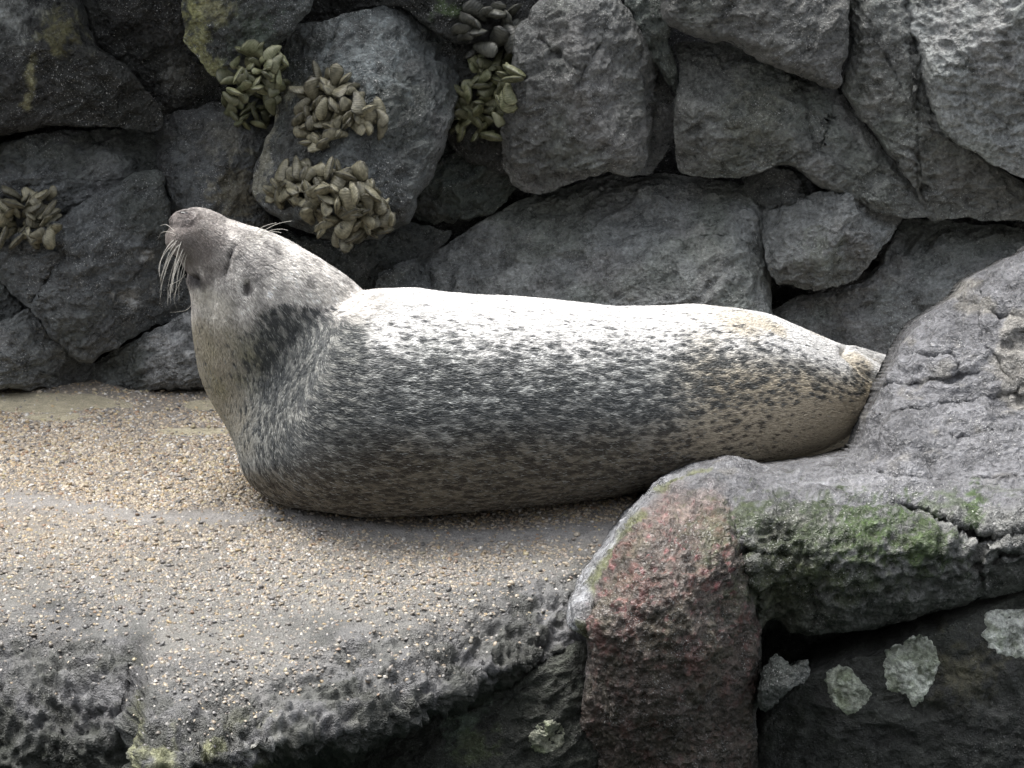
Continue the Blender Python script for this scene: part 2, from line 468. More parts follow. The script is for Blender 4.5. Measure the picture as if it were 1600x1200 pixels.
boulder('r12', 'tall faceted grey boulder in the middle of the wall with a dark right-hand side', [(812, 45), (850, 5), (900, -12), (962, 0), (992, 40), (1022, 92), (1054, 150), (1058, 205), (1020, 268), (940, 268), (890, 285), (832, 302), (790, 262), (790, 180), (800, 110)], 0.70, 0.28, bulge=0.15, seed=25, base=(0.145, 0.142, 0.137), N=130,
        cuts=[(982, 300, 1008, 120, 3.2), (1040, 110, 965, 20, 0.9), (800, 100, 830, 300, 0.6)], cracks=[([(945, 40), (925, 90), (895, 140)], 4, 0.012), ([(845, 60), (900, 110)], 4, 0.01)])
boulder('r13', 'long sloping grey slab with a vertical broken end, behind the back of the seal', [(598, 452), (640, 416), (700, 385), (760, 350), (830, 312), (900, 295), (960, 278), (1000, 290), (1040, 284), (1100, 290), (1160, 302), (1180, 306), (1194, 314), (1197, 330), (1198, 400), (1198, 470), (1197, 540), (1000, 540), (800, 530), (610, 510)], 0.76, 0.8, bulge=0.13, p=9, seed=26, base=(0.225, 0.225, 0.222), N=170, facets=3, cracks=[([(1190, 420), (1130, 400), (1060, 395), (1000, 360)], 6, 0.01)])
boulder('r14', 'broad cracked grey boulder right of the faceted one, below the capping rock', [(1058, 70), (1140, 72), (1200, 100), (1262, 126), (1305, 142), (1332, 172), (1380, 235), (1425, 295), (1452, 334), (1390, 334), (1330, 312), (1290, 292), (1230, 256), (1180, 272), (1120, 276), (1070, 266), (1056, 200), (1066, 110)], 0.74, 0.3, bulge=0.12, seed=27, base=(0.15, 0.149, 0.14), N=140,
        cracks=[([(1308, 140), (1290, 190), (1275, 240)], 5, 0.012), ([(1250, 140), (1260, 200), (1265, 225)], 5, 0.012)], stain_shade=[(1180, 190, 60, (0.13, 0.13, 0.10), .4)])
boulder('r15', 'rounded capping rock at the top edge, right of centre', [(1035, -110), (1300, -110), (1322, 0), (1318, 70), (1306, 134), (1268, 122), (1200, 96), (1140, 66), (1080, 50), (1040, 26)], 0.68, 0.25, bulge=0.12, seed=28, base=(0.118, 0.114, 0.108), N=110)
boulder('r16', 'tall grey rock with a curved rib, between the cracked boulder and the scalloped boulder', [(1300, -110), (1395, -110), (1405, 20), (1445, 80), (1462, 150), (1490, 200), (1530, 245), (1600, 285), (1690, 335), (1690, 346), (1500, 338), (1455, 338), (1420, 282), (1370, 212), (1318, 140), (1330, 60)], 0.73, 0.3, bulge=0.10, seed=29, base=(0.165, 0.164, 0.156), N=140, style='scallop', center=(1425, 190))
boulder('r17', 'pale scalloped boulder filling the top right corner', [(1370, -110), (1720, -110), (1720, 312), (1620, 280), (1540, 246), (1470, 200), (1446, 135), (1428, 62), (1390, 20)], 0.69, 0.28, bulge=0.15, p=4, seed=30, base=(0.28, 0.28, 0.275), N=170, style='scallop', facets=2)
boulder('r18', 'small dark stone wedged above the rounded block', [(1164, 282), (1198, 262), (1250, 268), (1302, 300), (1240, 314), (1200, 324), (1172, 304)], 0.80, 0.3, bulge=0.06, seed=31, base=(0.085, 0.085, 0.09), N=70)
boulder('r19', 'rounded grey block standing clear between the slab and the right slope', [(1199, 326), (1240, 308), (1320, 298), (1370, 304), (1410, 334), (1396, 362), (1362, 402), (1332, 438), (1272, 450), (1216, 436), (1199, 402)], 0.76, 0.3, bulge=0.13, seed=32, base=(0.19, 0.19, 0.187), N=120, cuts=[(1410, 365, 1200, 375, -0.0)], stain_shade=[(1280, 400, 40, (0.12, 0.135, 0.105), .5)])
boulder('r20', 'sloping rough boulder behind the tail of the seal at the right', [(1205, 492), (1262, 465), (1340, 450), (1380, 402), (1418, 345), (1500, 350), (1600, 355), (1720, 362), (1720, 520), (1500, 640), (1350, 640), (1230, 580)], 0.84, 0.5, bulge=0.12, seed=33, base=(0.19, 0.19, 0.186), N=160, center=(1440, 480))
boulder('r22', 'dark rock shading the top edge between the two middle boulders', [(455, -110), (850, -110), (835, 0), (800, 60), (700, 60), (620, 8), (520, 28), (470, 20)], 0.84, 0.15, bulge=0.08, seed=34, base=D1, N=80, stain_shade=[((690, 720), (15, 20), 16, GREEN, .7)])
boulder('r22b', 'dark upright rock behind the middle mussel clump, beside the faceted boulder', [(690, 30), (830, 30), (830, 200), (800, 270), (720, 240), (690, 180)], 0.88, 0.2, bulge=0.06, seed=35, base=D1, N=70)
boulder('r23', 'small green-stained stone in the crack at the top of the faceted boulder', [(965, -110), (1050, -110), (1046, 20), (1042, 70), (1060, 110), (1066, 160), (1046, 130), (1012, 75), (988, 30)], 0.80, 0.2, bulge=0.05, seed=36, base=(0.10, 0.11, 0.10), N=60, center=(1025, 20))

# ------------------------------------------------------------------ the rock face behind and around the boulders
def rock_face():
    nx, nz = 220, 150
    X = np.linspace(-5.5, 5.5, nx); Zs = np.linspace(-0.2, 2.6, nz)
    XX, ZZ = np.meshgrid(X, Zs, indexing='ij')
    P = np.stack([XX, 0 * XX, ZZ], -1).reshape(-1, 3)
    Y = 1.12 + 0.25 * P[:, 2]
    over = smooth(1.0, 1.5, P[:, 2]) * smooth(-0.25, -0.7, P[:, 0])     # overhang above the view, shaped to shade the top left
    Y = Y - 0.5 * over
    P[:, 1] = Y
    w1, idt, w2 = worley(P * np.array([3.2, 1.5, 3.6]) + 0.3 * fbm(P * 3, 2, 5)[:, None], 77)
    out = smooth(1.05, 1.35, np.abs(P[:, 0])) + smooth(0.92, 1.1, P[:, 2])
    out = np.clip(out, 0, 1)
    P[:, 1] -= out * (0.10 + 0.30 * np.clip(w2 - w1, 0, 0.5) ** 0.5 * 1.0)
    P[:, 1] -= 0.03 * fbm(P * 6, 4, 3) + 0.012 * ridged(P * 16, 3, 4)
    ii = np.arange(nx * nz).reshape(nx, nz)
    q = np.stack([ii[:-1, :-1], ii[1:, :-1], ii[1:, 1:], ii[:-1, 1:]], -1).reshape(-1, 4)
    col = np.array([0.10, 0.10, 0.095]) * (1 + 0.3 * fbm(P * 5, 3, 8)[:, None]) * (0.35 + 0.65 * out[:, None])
    me = mesh_from('rock_face', P, q, None, col, M_ROCK)
    link('rock_face', me, kind='structure')
rock_face()

# ------------------------------------------------------------------ the pebble ledge
LIP = [(-900, 1120), (-100, 1092), (0, 1085), (100, 1082), (200, 1095), (222, 1178), (330, 1168), (420, 1142), (540, 1120), (620, 1098), (700, 1066), (760, 1030), (850, 1002), (930, 975), (1100, 950), (1700, 900), (2400, 880)]
lp = at_z([a for a, b in LIP], [b for a, b in LIP], -0.06)
SEAM_X = float(at_z(np.array(214.), np.array(1120.), -0.05)[0])
def lip_y(X): return np.interp(X, lp[:, 0], lp[:, 1])
BAND = [(-150, 770), (0, 780), (120, 792), (230, 812), (340, 812), (450, 808), (600, 832), (760, 838), (980, 828)]
bandw = at_z([a for a, b in BAND], [b for a, b in BAND])[:, :2]
PUD = [(70, 630, 150, 18), (325, 634, 40, 10), (300, 676, 60, 7), (90, 652, 60, 8), (420, 640, 90, 12)]
pudw = [(at_z(np.array(float(x)), np.array(float(y))), a / 750, b / 750 / 0.36) for x, y, a, b in PUD]

def ground_zone(P):
    X, Y = P[:, 0], P[:, 1]
    d = Y - lip_y(X)
    p3 = np.stack([X, Y, 0 * X], -1)
    rough = smooth(0.40, 0.02, d + 0.12 * fbm(p3 * 5, 3, 41))          # worn, pitted cement at the front
    band = np.exp(-(seg_dist(np.stack([X, Y], -1), bandw) / (0.05 + 0.02 * noise(p3 * 6, 42))) ** 2)
    pud = np.zeros(len(P))
    for c, a, b in pudw:
        e = ((X - c[0]) / a) ** 2 + ((Y - c[1]) / b) ** 2 + 0.5 * fbm(p3 * 12, 3, 43)
        pud = np.maximum(pud, smooth(1.1, 0.75, e))
    return d, rough, band, pud

def ground_z(P, d, rough, band, pud):
    p3 = np.stack([P[:, 0], P[:, 1], 0 * d], -1)
    z = -0.085 * np.exp(-np.maximum(d, 0) / 0.13)
    z = z + 0.006 * fbm(p3 * 3, 3, 44) + 0.0015 * fbm(p3 * 40, 3, 45) + 0.006 * band
    w, _, _ = worley(p3 * 17 + 0.6 * fbm(p3 * 9, 2, 46)[:, None], 47)
    z = z * (1 - 0.8 * pud * (1 - rough))
    
    # cement fillet that climbs against the front rock
    return z

def ledge():
    xa = np.concatenate([np.linspace(-4.5, -1.3, 24, endpoint=False), np.linspace(-1.3, 0.62, 430, endpoint=False), np.linspace(0.62, 4.5, 60)])
    nt_ = 400; nf = 110
    t = np.linspace(0, 1, nt_)
    rows = []
    XX, TT = np.meshgrid(xa, t, indexing='ij')
    Ye = lip_y(XX)
    back_ = 1.5
    f = TT ** 0.9
    YY = back_ + (Ye - back_) * f
    P = np.stack([XX.ravel(), YY.ravel(), np.zeros(XX.size)], -1)
    d, rough, band, pud = ground_zone(P)
    P[:, 2] = ground_z(P, d, rough, band, pud)
    P = P.reshape(len(xa), nt_, 3)
    # the front: a plain steep face left of the seam, a deep undercut right of it
    wseam = smooth(SEAM_X - 0.015, SEAM_X + 0.03, xa)
    s = np.linspace(0, 1, nf + 1)[1:] ** 1.3
    kp = np.array([0, .06, .16, .42, 1.0])
    yL = np.array([0, -.05, -.09, -.16, -.2]); zL = np.array([0, -.05, -.14, -.5, -1.3])
    yU = np.array([0, .015, .13, .42, .42]); zU = np.array([0, -.035, -.085, -.3, -1.3])
    FY = np.interp(s, kp, yL)[None] * (1 - wseam[:, None]) + np.interp(s, kp, yU)[None] * wseam[:, None]
    FZ = np.interp(s, kp, zL)[None] * (1 - wseam[:, None]) + np.interp(s, kp, zU)[None] * wseam[:, None]
    lip_ = P[:, -1, :]
    Q = np.stack([np.repeat(xa[:, None], nf, 1), lip_[:, 1:2] + FY, lip_[:, 2:3] + FZ], -1)
    A = np.concatenate([P, Q], 1)
    n2 = nt_ + nf
    V = A.reshape(-1, 3)
    ii = np.arange(len(xa) * n2).reshape(len(xa), n2)
    quads = np.stack([ii[:-1, :-1], ii[:-1, 1:], ii[1:, 1:], ii[1:, :-1]], -1).reshape(-1, 4)
    dd = V[:, 1] - lip_y(V[:, 0])
    fsx = np.zeros((len(xa), n2)); fsx[:, nt_:] = 1; fsx = fsx.ravel()
    wf = np.where(fsx > 0, 1.0, smooth(0.36, 0.0, dd + 0.08 * fbm(V * 5, 2, 141)))
    N0 = vnormals(V, quads[:, ::-1] if vnormals(V, quads)[nt_ // 2, 2] < 0 else quads)
    wp = V * np.array([17, 24, 24]) + 0.8 * fbm(V * 13, 3, 46)[:, None]
    wc, idc, ws = worley(wp, 147)
    w2, _, _ = worley(V * 52 + 0.7 * fbm(V * 20, 2, 47)[:, None], 148)
    dsp = 0.022 * fbm(V * 10 + .5 * fbm(V * 8, 2, 151)[:, None], 5, 48, 0.66) + 0.009 * ridged(V * np.array([15, 22, 24]) + .8 * fbm(V * 12, 2, 152)[:, None], 4, 149) - 0.006 * smooth(0.55, 0.10, wc) * (idc > .7) + 0.009 * fbm(V * 42, 4, 150, .75)
    gx = np.exp(-((V[:, 0] - SEAM_X + 0.012 * noise(V * 14, 50)) / 0.007) ** 2) * smooth(0.25, 0.02, np.where(fsx > 0, 0, dd))
    V = V + N0 * (wf * dsp - 0.03 * gx)[:, None]
    global LEDGE_BVH
    LEDGE_BVH = BVHTree.FromPolygons([Vector(v) for v in V], quads.tolist())
    isF = np.zeros((len(xa), n2), bool); isF[:, nt_:] = True
    isF = isF.ravel()
    fs = np.zeros((len(xa), n2)); fs[:, nt_:] = s; fs = fs.ravel()
    d, rough, band, pud = ground_zone(V)
    c = np.array([0.198, 0.175, 0.145])[None] * (1 + 0.18 * fbm(V * 4, 4, 55)[:, None])
    grey = np.array([0.080, 0.080, 0.082]) * (1 + 0.45 * fbm(V * 9, 4, 56)[:, None])
    r1 = rough[:, None]
    c = c * (1 - np.array([.46, .41, .36]) * smooth(.15, -.40, V[:, 1])[:, None])          # greyer and darker towards the front edge
    c = c * (1 - r1) + grey * r1
    mottle = np.clip(smooth(0.15, 0.55, fbm(V * 12, 4, 57, 0.6) + 0.25) + .95 * smooth(.17, .0, d) * smooth(-.3, .2, fbm(V * 10, 3, 157)), 0, 1.2)[:, None] * r1  # dark mottling, heavier towards the lip
    c = c * (1 - 0.75 * mottle) + np.array([0.026, 0.028, 0.022]) * 0.75 * mottle
    bb = band[:, None]
    c = c * (1 - 0.6 * bb) + np.array([0.24, 0.235, 0.23]) * 0.6 * bb
    sandy = pud[:, None]
    c = c * (1 - sandy) + np.array([0.36, 0.325, 0.235]) * (1 + .15 * fbm(V * 5, 3, 58)[:, None]) * sandy
    # near-black below the lip, yellow moss at the broken edge
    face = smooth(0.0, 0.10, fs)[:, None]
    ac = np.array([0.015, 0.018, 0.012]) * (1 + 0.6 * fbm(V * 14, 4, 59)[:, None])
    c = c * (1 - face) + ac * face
    yl = (smooth(0.05, 0.35, fbm(V * 16, 4, 60) + 0.15) * smooth(SEAM_X - .02, SEAM_X, V[:, 0]) * smooth(SEAM_X + .30, SEAM_X + .12, V[:, 0]) * smooth(0.10, 0.0, np.where(isF, 0.0, d)) * smooth(0.2, 0.1, fs))[:, None]
    c = c * (1 - 0.75 * yl) + np.array([0.20, 0.205, 0.10]) * 0.6 * yl
    edge = .6 * (smooth(0.016, 0.003, np.where(isF, 0, d)) * smooth(0.03, 0.0, fs) * smooth(0.25, 0.6, fbm(V * 6, 3, 61)) * smooth(SEAM_X, SEAM_X + .02, V[:, 0]))[:, None]
    c = c * (1 - edge) + np.array([0.34, 0.34, 0.30]) * edge
    wet = np.clip(np.maximum(pud, 0.75 * rough * smooth(-.3, .3, fbm(V * 10, 3, 62))), 0, 1)
    me = mesh_from('ledge', V, quads, None, c, None, extra={'wet': pud, 'damp': np.clip(rough * smooth(-.4, .3, fbm(V * 10, 3, 62)), 0, 1)})
    m, nt, b = mat_new('exposed_aggregate')
    geo = nt.nodes.new('ShaderNodeNewGeometry'); Pn = geo.outputs['Position']
    at = nt.nodes.new('ShaderNodeAttribute'); at.attribute_name = 'Col'
    aw = nt.nodes.new('ShaderNodeAttribute'); aw.attribute_name = 'wet'
    n1 = nd(nt, 'ShaderNodeTexNoise', Scale=45.0, Detail=6.0, Roughness=0.65); nt.links.new(Pn, n1.inputs['Vector'])
    n2_ = nd(nt, 'ShaderNodeTexNoise', Scale=260.0, Detail=3.0); nt.links.new(Pn, n2_.inputs['Vector'])
    cc = mixc(nt, 1.0, at.outputs['Color'], ramp(nt, n1.outputs['Fac'], .3, .7, .75, 1.25), 'MULTIPLY')
    cc = mixc(nt, 1.0, cc, ramp(nt, n2_.outputs['Fac'], .3, .7, .7, 1.3), 'MULTIPLY')
    nt.links.new(cc, b.inputs['Base Color'])
    ad = nt.nodes.new('ShaderNodeAttribute'); ad.attribute_name = 'damp'
    nt.links.new(math_n(nt, 'SUBTRACT', ramp(nt, aw.outputs['Fac'], 0, 1, 0.66, 0.24), math_n(nt, 'MULTIPLY', ad.outputs['Fac'], .27)), b.inputs['Roughness'])
    bp = nd(nt, 'ShaderNodeBump')
    nt.links.new(ramp(nt, ad.outputs['Fac'], 0, 1, .006, .020), bp.inputs['Distance'])
    nt.links.new(ramp(nt, aw.outputs['Fac'], 0, 1, 0.9, 0.25), bp.inputs['Strength'])
    nt.links.new(math_n(nt, 'ADD', n1.outputs['Fac'], math_n(nt, 'MULTIPLY', n2_.outputs['Fac'], .5)), bp.inputs['Height'])
    nt.links.new(bp.outputs[0], b.inputs['Normal'])
    me.materials.append(m)
    link('ledge', me, kind='structure')
ledge()

def pebbles():
    rng = np.random.default_rng(5)
    n = 200000
    X = rng.uniform(-1.35, 0.75, n); Y = rng.uniform(-1.15, 0.95, n)
    P = np.stack([X, Y, 0 * X], -1)
    d, rough, band, pud = ground_zone(P)
    p3 = P.copy()
    dens = 0.95 * (1 - 0.90 * band) * (1 - 0.93 * pud) * (1 - 0.96 * rough ** .65)
    patch = smooth(-0.5, 0.2, fbm(p3 * 4.5, 3, 71))
    back_ = smooth(0.70, 0.5, Y)
    dens = dens * (0.55 + 0.45 * patch) * (0.3 + 0.7 * back_)
    dens = dens * np.where(Y < 0, 0.72, 1.0)
    keep = (rng.random(n) < dens) & (d > 0.01)
    # nothing under the seal or the front rock
    keep &= ~((X > -0.25) & (Y > 0.10) & (Y < 0.5)) & ~((X > 0.33) & (Y < -0.25))
    P = P[keep]; d = d[keep]; rough = rough[keep]; band = band[keep]; pud = pud[keep]
    for i in range(len(P)):
        hit = LEDGE_BVH.ray_cast(Vector((P[i, 0], P[i, 1], 1.0)), Vector((0, 0, -1)))[0]
        if hit is not None: P[i, 2] = hit[2]
    n = len(P)
    # squashed, slightly irregular 20-sided grains
    ph = (1 + 5 ** 0.5) / 2
    ico = np.array([(-1, ph, 0), (1, ph, 0), (-1, -ph, 0), (1, -ph, 0), (0, -1, ph), (0, 1, ph), (0, -1, -ph), (0, 1, -ph), (ph, 0, -1), (ph, 0, 1), (-ph, 0, -1), (-ph, 0, 1)])
    ico /= np.linalg.norm(ico[0])
    tri = np.array([(0, 11, 5), (0, 5, 1), (0, 1, 7), (0, 7, 10), (0, 10, 11), (1, 5, 9), (5, 11, 4), (11, 10, 2), (10, 7, 6), (7, 1, 8), (3, 9, 4), (3, 4, 2), (3, 2, 6), (3, 6, 8), (3, 8, 9), (4, 9, 5), (2, 4, 11), (6, 2, 10), (8, 6, 7), (9, 8, 1)])
    s = rng.lognormal(math.log(0.0031), 0.30, n).clip(0.0017, 0.0070)
    ax = np.stack([s * rng.uniform(1.0, 1.5, n), s * rng.uniform(0.75, 1.05, n), s * rng.uniform(0.5, 0.8, n)], -1)
    a = rng.uniform(0, 2 * np.pi, n)
    V = ico[None] * ax[:, None, :] * (1 + 0.16 * rng.standard_normal((n, 12, 1)))
    x = V[..., 0] * np.cos(a)[:, None] - V[..., 1] * np.sin(a)[:, None]
    y = V[..., 0] * np.sin(a)[:, None] + V[..., 1] * np.cos(a)[:, None]
    tx, ty = rng.normal(0, .25, n), rng.normal(0, .25, n)
    z = V[..., 2] + x * tx[:, None] + y * ty[:, None]
    V = np.stack([x + P[:, None, 0], y + P[:, None, 1], z + P[:, None, 2] + (ax[:, 2] * rng.uniform(-.35, .5, n))[:, None]], -1).reshape(-1, 3)
    V = V.reshape(n, 12, 3)
    big = s > 0.0046
    nb_, ns_ = int(big.sum()), int((~big).sum())
    Vb = V[big].reshape(-1, 3)
    Tb = (tri[None] + (np.arange(nb_) * 12)[:, None, None]).reshape(-1, 3)
    h6 = np.arange(6) * np.pi / 3
    dome = np.vstack([np.stack([np.cos(h6), np.sin(h6), -.5 + 0 * h6], -1), np.stack([.74 * np.cos(h6[::2] + .4), .74 * np.sin(h6[::2] + .4), .62 + 0 * h6[::2]], -1)])
    dtri = np.array([(0, 1, 6), (1, 2, 7), (1, 7, 6), (2, 3, 7), (3, 4, 8), (3, 8, 7), (4, 5, 8), (5, 0, 6), (5, 6, 8), (6, 7, 8)])
    sm_ = ~big
    D = dome[None] * ax[sm_][:, None, :] * (1 + .14 * rng.standard_normal((ns_, 9, 1)))
    ca, sa = np.cos(a[sm_])[:, None], np.sin(a[sm_])[:, None]
    D = np.stack([D[..., 0] * ca - D[..., 1] * sa, D[..., 0] * sa + D[..., 1] * ca, D[..., 2]], -1) + P[sm_][:, None, :]
    D[..., 2] += (ax[sm_][:, 2] * rng.uniform(-.1, .5, ns_))[:, None]
    V = np.vstack([Vb, D.reshape(-1, 3)])
    T = np.vstack([Tb, (dtri[None] + (np.arange(ns_) * 9)[:, None, None] + nb_ * 12).reshape(-1, 3)])
    pal = np.array([(.42, .35, .26), (.48, .41, .31), (.34, .27, .19), (.27, .235, .20), (.20, .185, .17), (.40, .30, .17), (.60, .57, .52), (.30, .20, .13), (.12, .115, .11), (.44, .38, .24), (.33, .32, .31)])
    pr = np.array([.17, .15, .14, .13, .09, .08, .06, .04, .05, .05, .04])
    c = pal[rng.choice(len(pal), n, p=pr / pr.sum())] * rng.uniform(.66, 1.05, (n, 1))
    fr = smooth(0.15, -0.5, P[:, 1])[:, None]
    gr = (rng.random((n, 1)) < .62) * fr
    c = c * (1 - .75 * gr) + np.array([.17, .165, .16]) * rng.uniform(.45, 1.3, (n, 1)) * .75 * gr
    c = c * (1 - .34 * fr)
    col = np.vstack([np.repeat(c[big], 12, 0), np.repeat(c[sm_], 9, 0)])
    m, nt, b = mat_new('pebble')
    at = nt.nodes.new('ShaderNodeAttribute'); at.attribute_name = 'Col'
    g = nt.nodes.new('ShaderNodeNewGeometry')
    n1 = nd(nt, 'ShaderNodeTexNoise', Scale=420.0, Detail=2.0); nt.links.new(g.outputs['Position'], n1.inputs['Vector'])
    nt.links.new(mixc(nt, 1.0, at.outputs['Color'], ramp(nt, n1.outputs['Fac'], .3, .7, .75, 1.2), 'MULTIPLY'), b.inputs['Base Color'])
    b.inputs['Roughness'].default_value = 0.42
    me = mesh_from('pebbles', V, None, T, col, m)
    link('pebbles', me, label='small tan and grey pebbles set in the concrete of the ledge', cat='pebbles', kind='stuff')
pebbles()

# ------------------------------------------------------------------ pool in front
def pool():
    me = mesh_from('pool_water', np.array([(-30, -30, -1.15), (30, -30, -1.15), (30, 3, -1.15), (-30, 3, -1.15)], float), np.array([[0, 1, 2, 3]]))
    m, nt, b = mat_new('pool_water')
    b.inputs['Base Color'].default_value = (0.012, 0.022, 0.018, 1)
    b.inputs['Roughness'].default_value = 0.08
    b.inputs['IOR'].default_value = 1.33
    n = nd(nt, 'ShaderNodeTexNoise', Scale=5.0, Detail=3.0)
    bp = nd(nt, 'ShaderNodeBump', Strength=0.3, Distance=0.05)
    nt.links.new(n.outputs['Fac'], bp.inputs['Height']); nt.links.new(bp.outputs[0], b.inputs['Normal'])
    me.materials.append(m)
    link('pool_water', me, kind='structure')
    # far ground so that nothing is left open round the pool
    s = 120
    me = mesh_from('ground', np.array([(-s, -s, -1.6), (s, -s, -1.6), (s, s, -1.6), (-s, s, -1.6)], float), np.array([[0, 1, 2, 3]]), None, np.full((4, 3), .12), M_ROCK)
    link('ground', me, kind='structure')
pool()

def sky_block_wall():
    # unseen wall added behind the camera to block low frontal skylight
    V = []; Q = []
    def box(x0, x1, y0, y1, z0, z1):
        o = len(V)
        for z in (z0, z1):
            V.extend([(x0, y0, z), (x1, y0, z), (x1, y1, z), (x0, y1, z)])
        Q.extend([[o, o + 3, o + 2, o + 1], [o + 4, o + 5, o + 6, o + 7]] + [[o + i, o + (i + 1) % 4, o + 4 + (i + 1) % 4, o + 4 + i] for i in range(4)])
    box(-14, 14, -8.4, -8.0, -1.6, 7.5)
    box(-14, 14, -8.5, -7.9, 7.5, 7.8)
    for i in range(8): box(-14 + 4 * i - .2, -14 + 4 * i + .2, -8.0, -7.8, -1.6, 7.495)
    me = mesh_from('sky_block_wall', np.array(V, float), np.array(Q), None, np.full((len(V), 3), .12), M_ROCK, False)
    link('sky_block_wall', me, kind='structure')
sky_block_wall()

# ------------------------------------------------------------------ front rocks
FG = 'rocks in front of the ledge'
def in_poly(Q, C):
    x, y = Q[:, 0], Q[:, 1]
    c = np.zeros(len(Q), bool)
    x1, y1 = C[:, 0], C[:, 1]; x2, y2 = np.roll(x1, -1), np.roll(y1, -1)
    for a, b, p, q in zip(x1, y1, x2, y2):
        if b == q: continue
        m = ((b > y) != (q > y)) & (x < (p - a) * (y - b) / (q - b) + a)
        c ^= m
    return c

def rbf(ctrl, Q):
    K = np.array(ctrl, float); X = K[:, :2] / 100; n = len(X)
    def phi(r): return np.where(r > 1e-9, r * r * np.log(np.maximum(r, 1e-9)), 0)
    A = np.zeros((n + 3, n + 3))
    A[:n, :n] = phi(np.linalg.norm(X[:, None] - X[None], axis=-1)) + np.eye(n) * .02
    A[:n, n:] = np.hstack([np.ones((n, 1)), X]); A[n:, :n] = A[:n, n:].T
    w = np.linalg.solve(A, np.concatenate([K[:, 2], np.zeros(3)]))
    q = Q / 100
    out = w[n] + q @ w[n + 1:]
    for k in range(n): out = out + w[k] * phi(np.linalg.norm(q - X[k], axis=1))
    return out

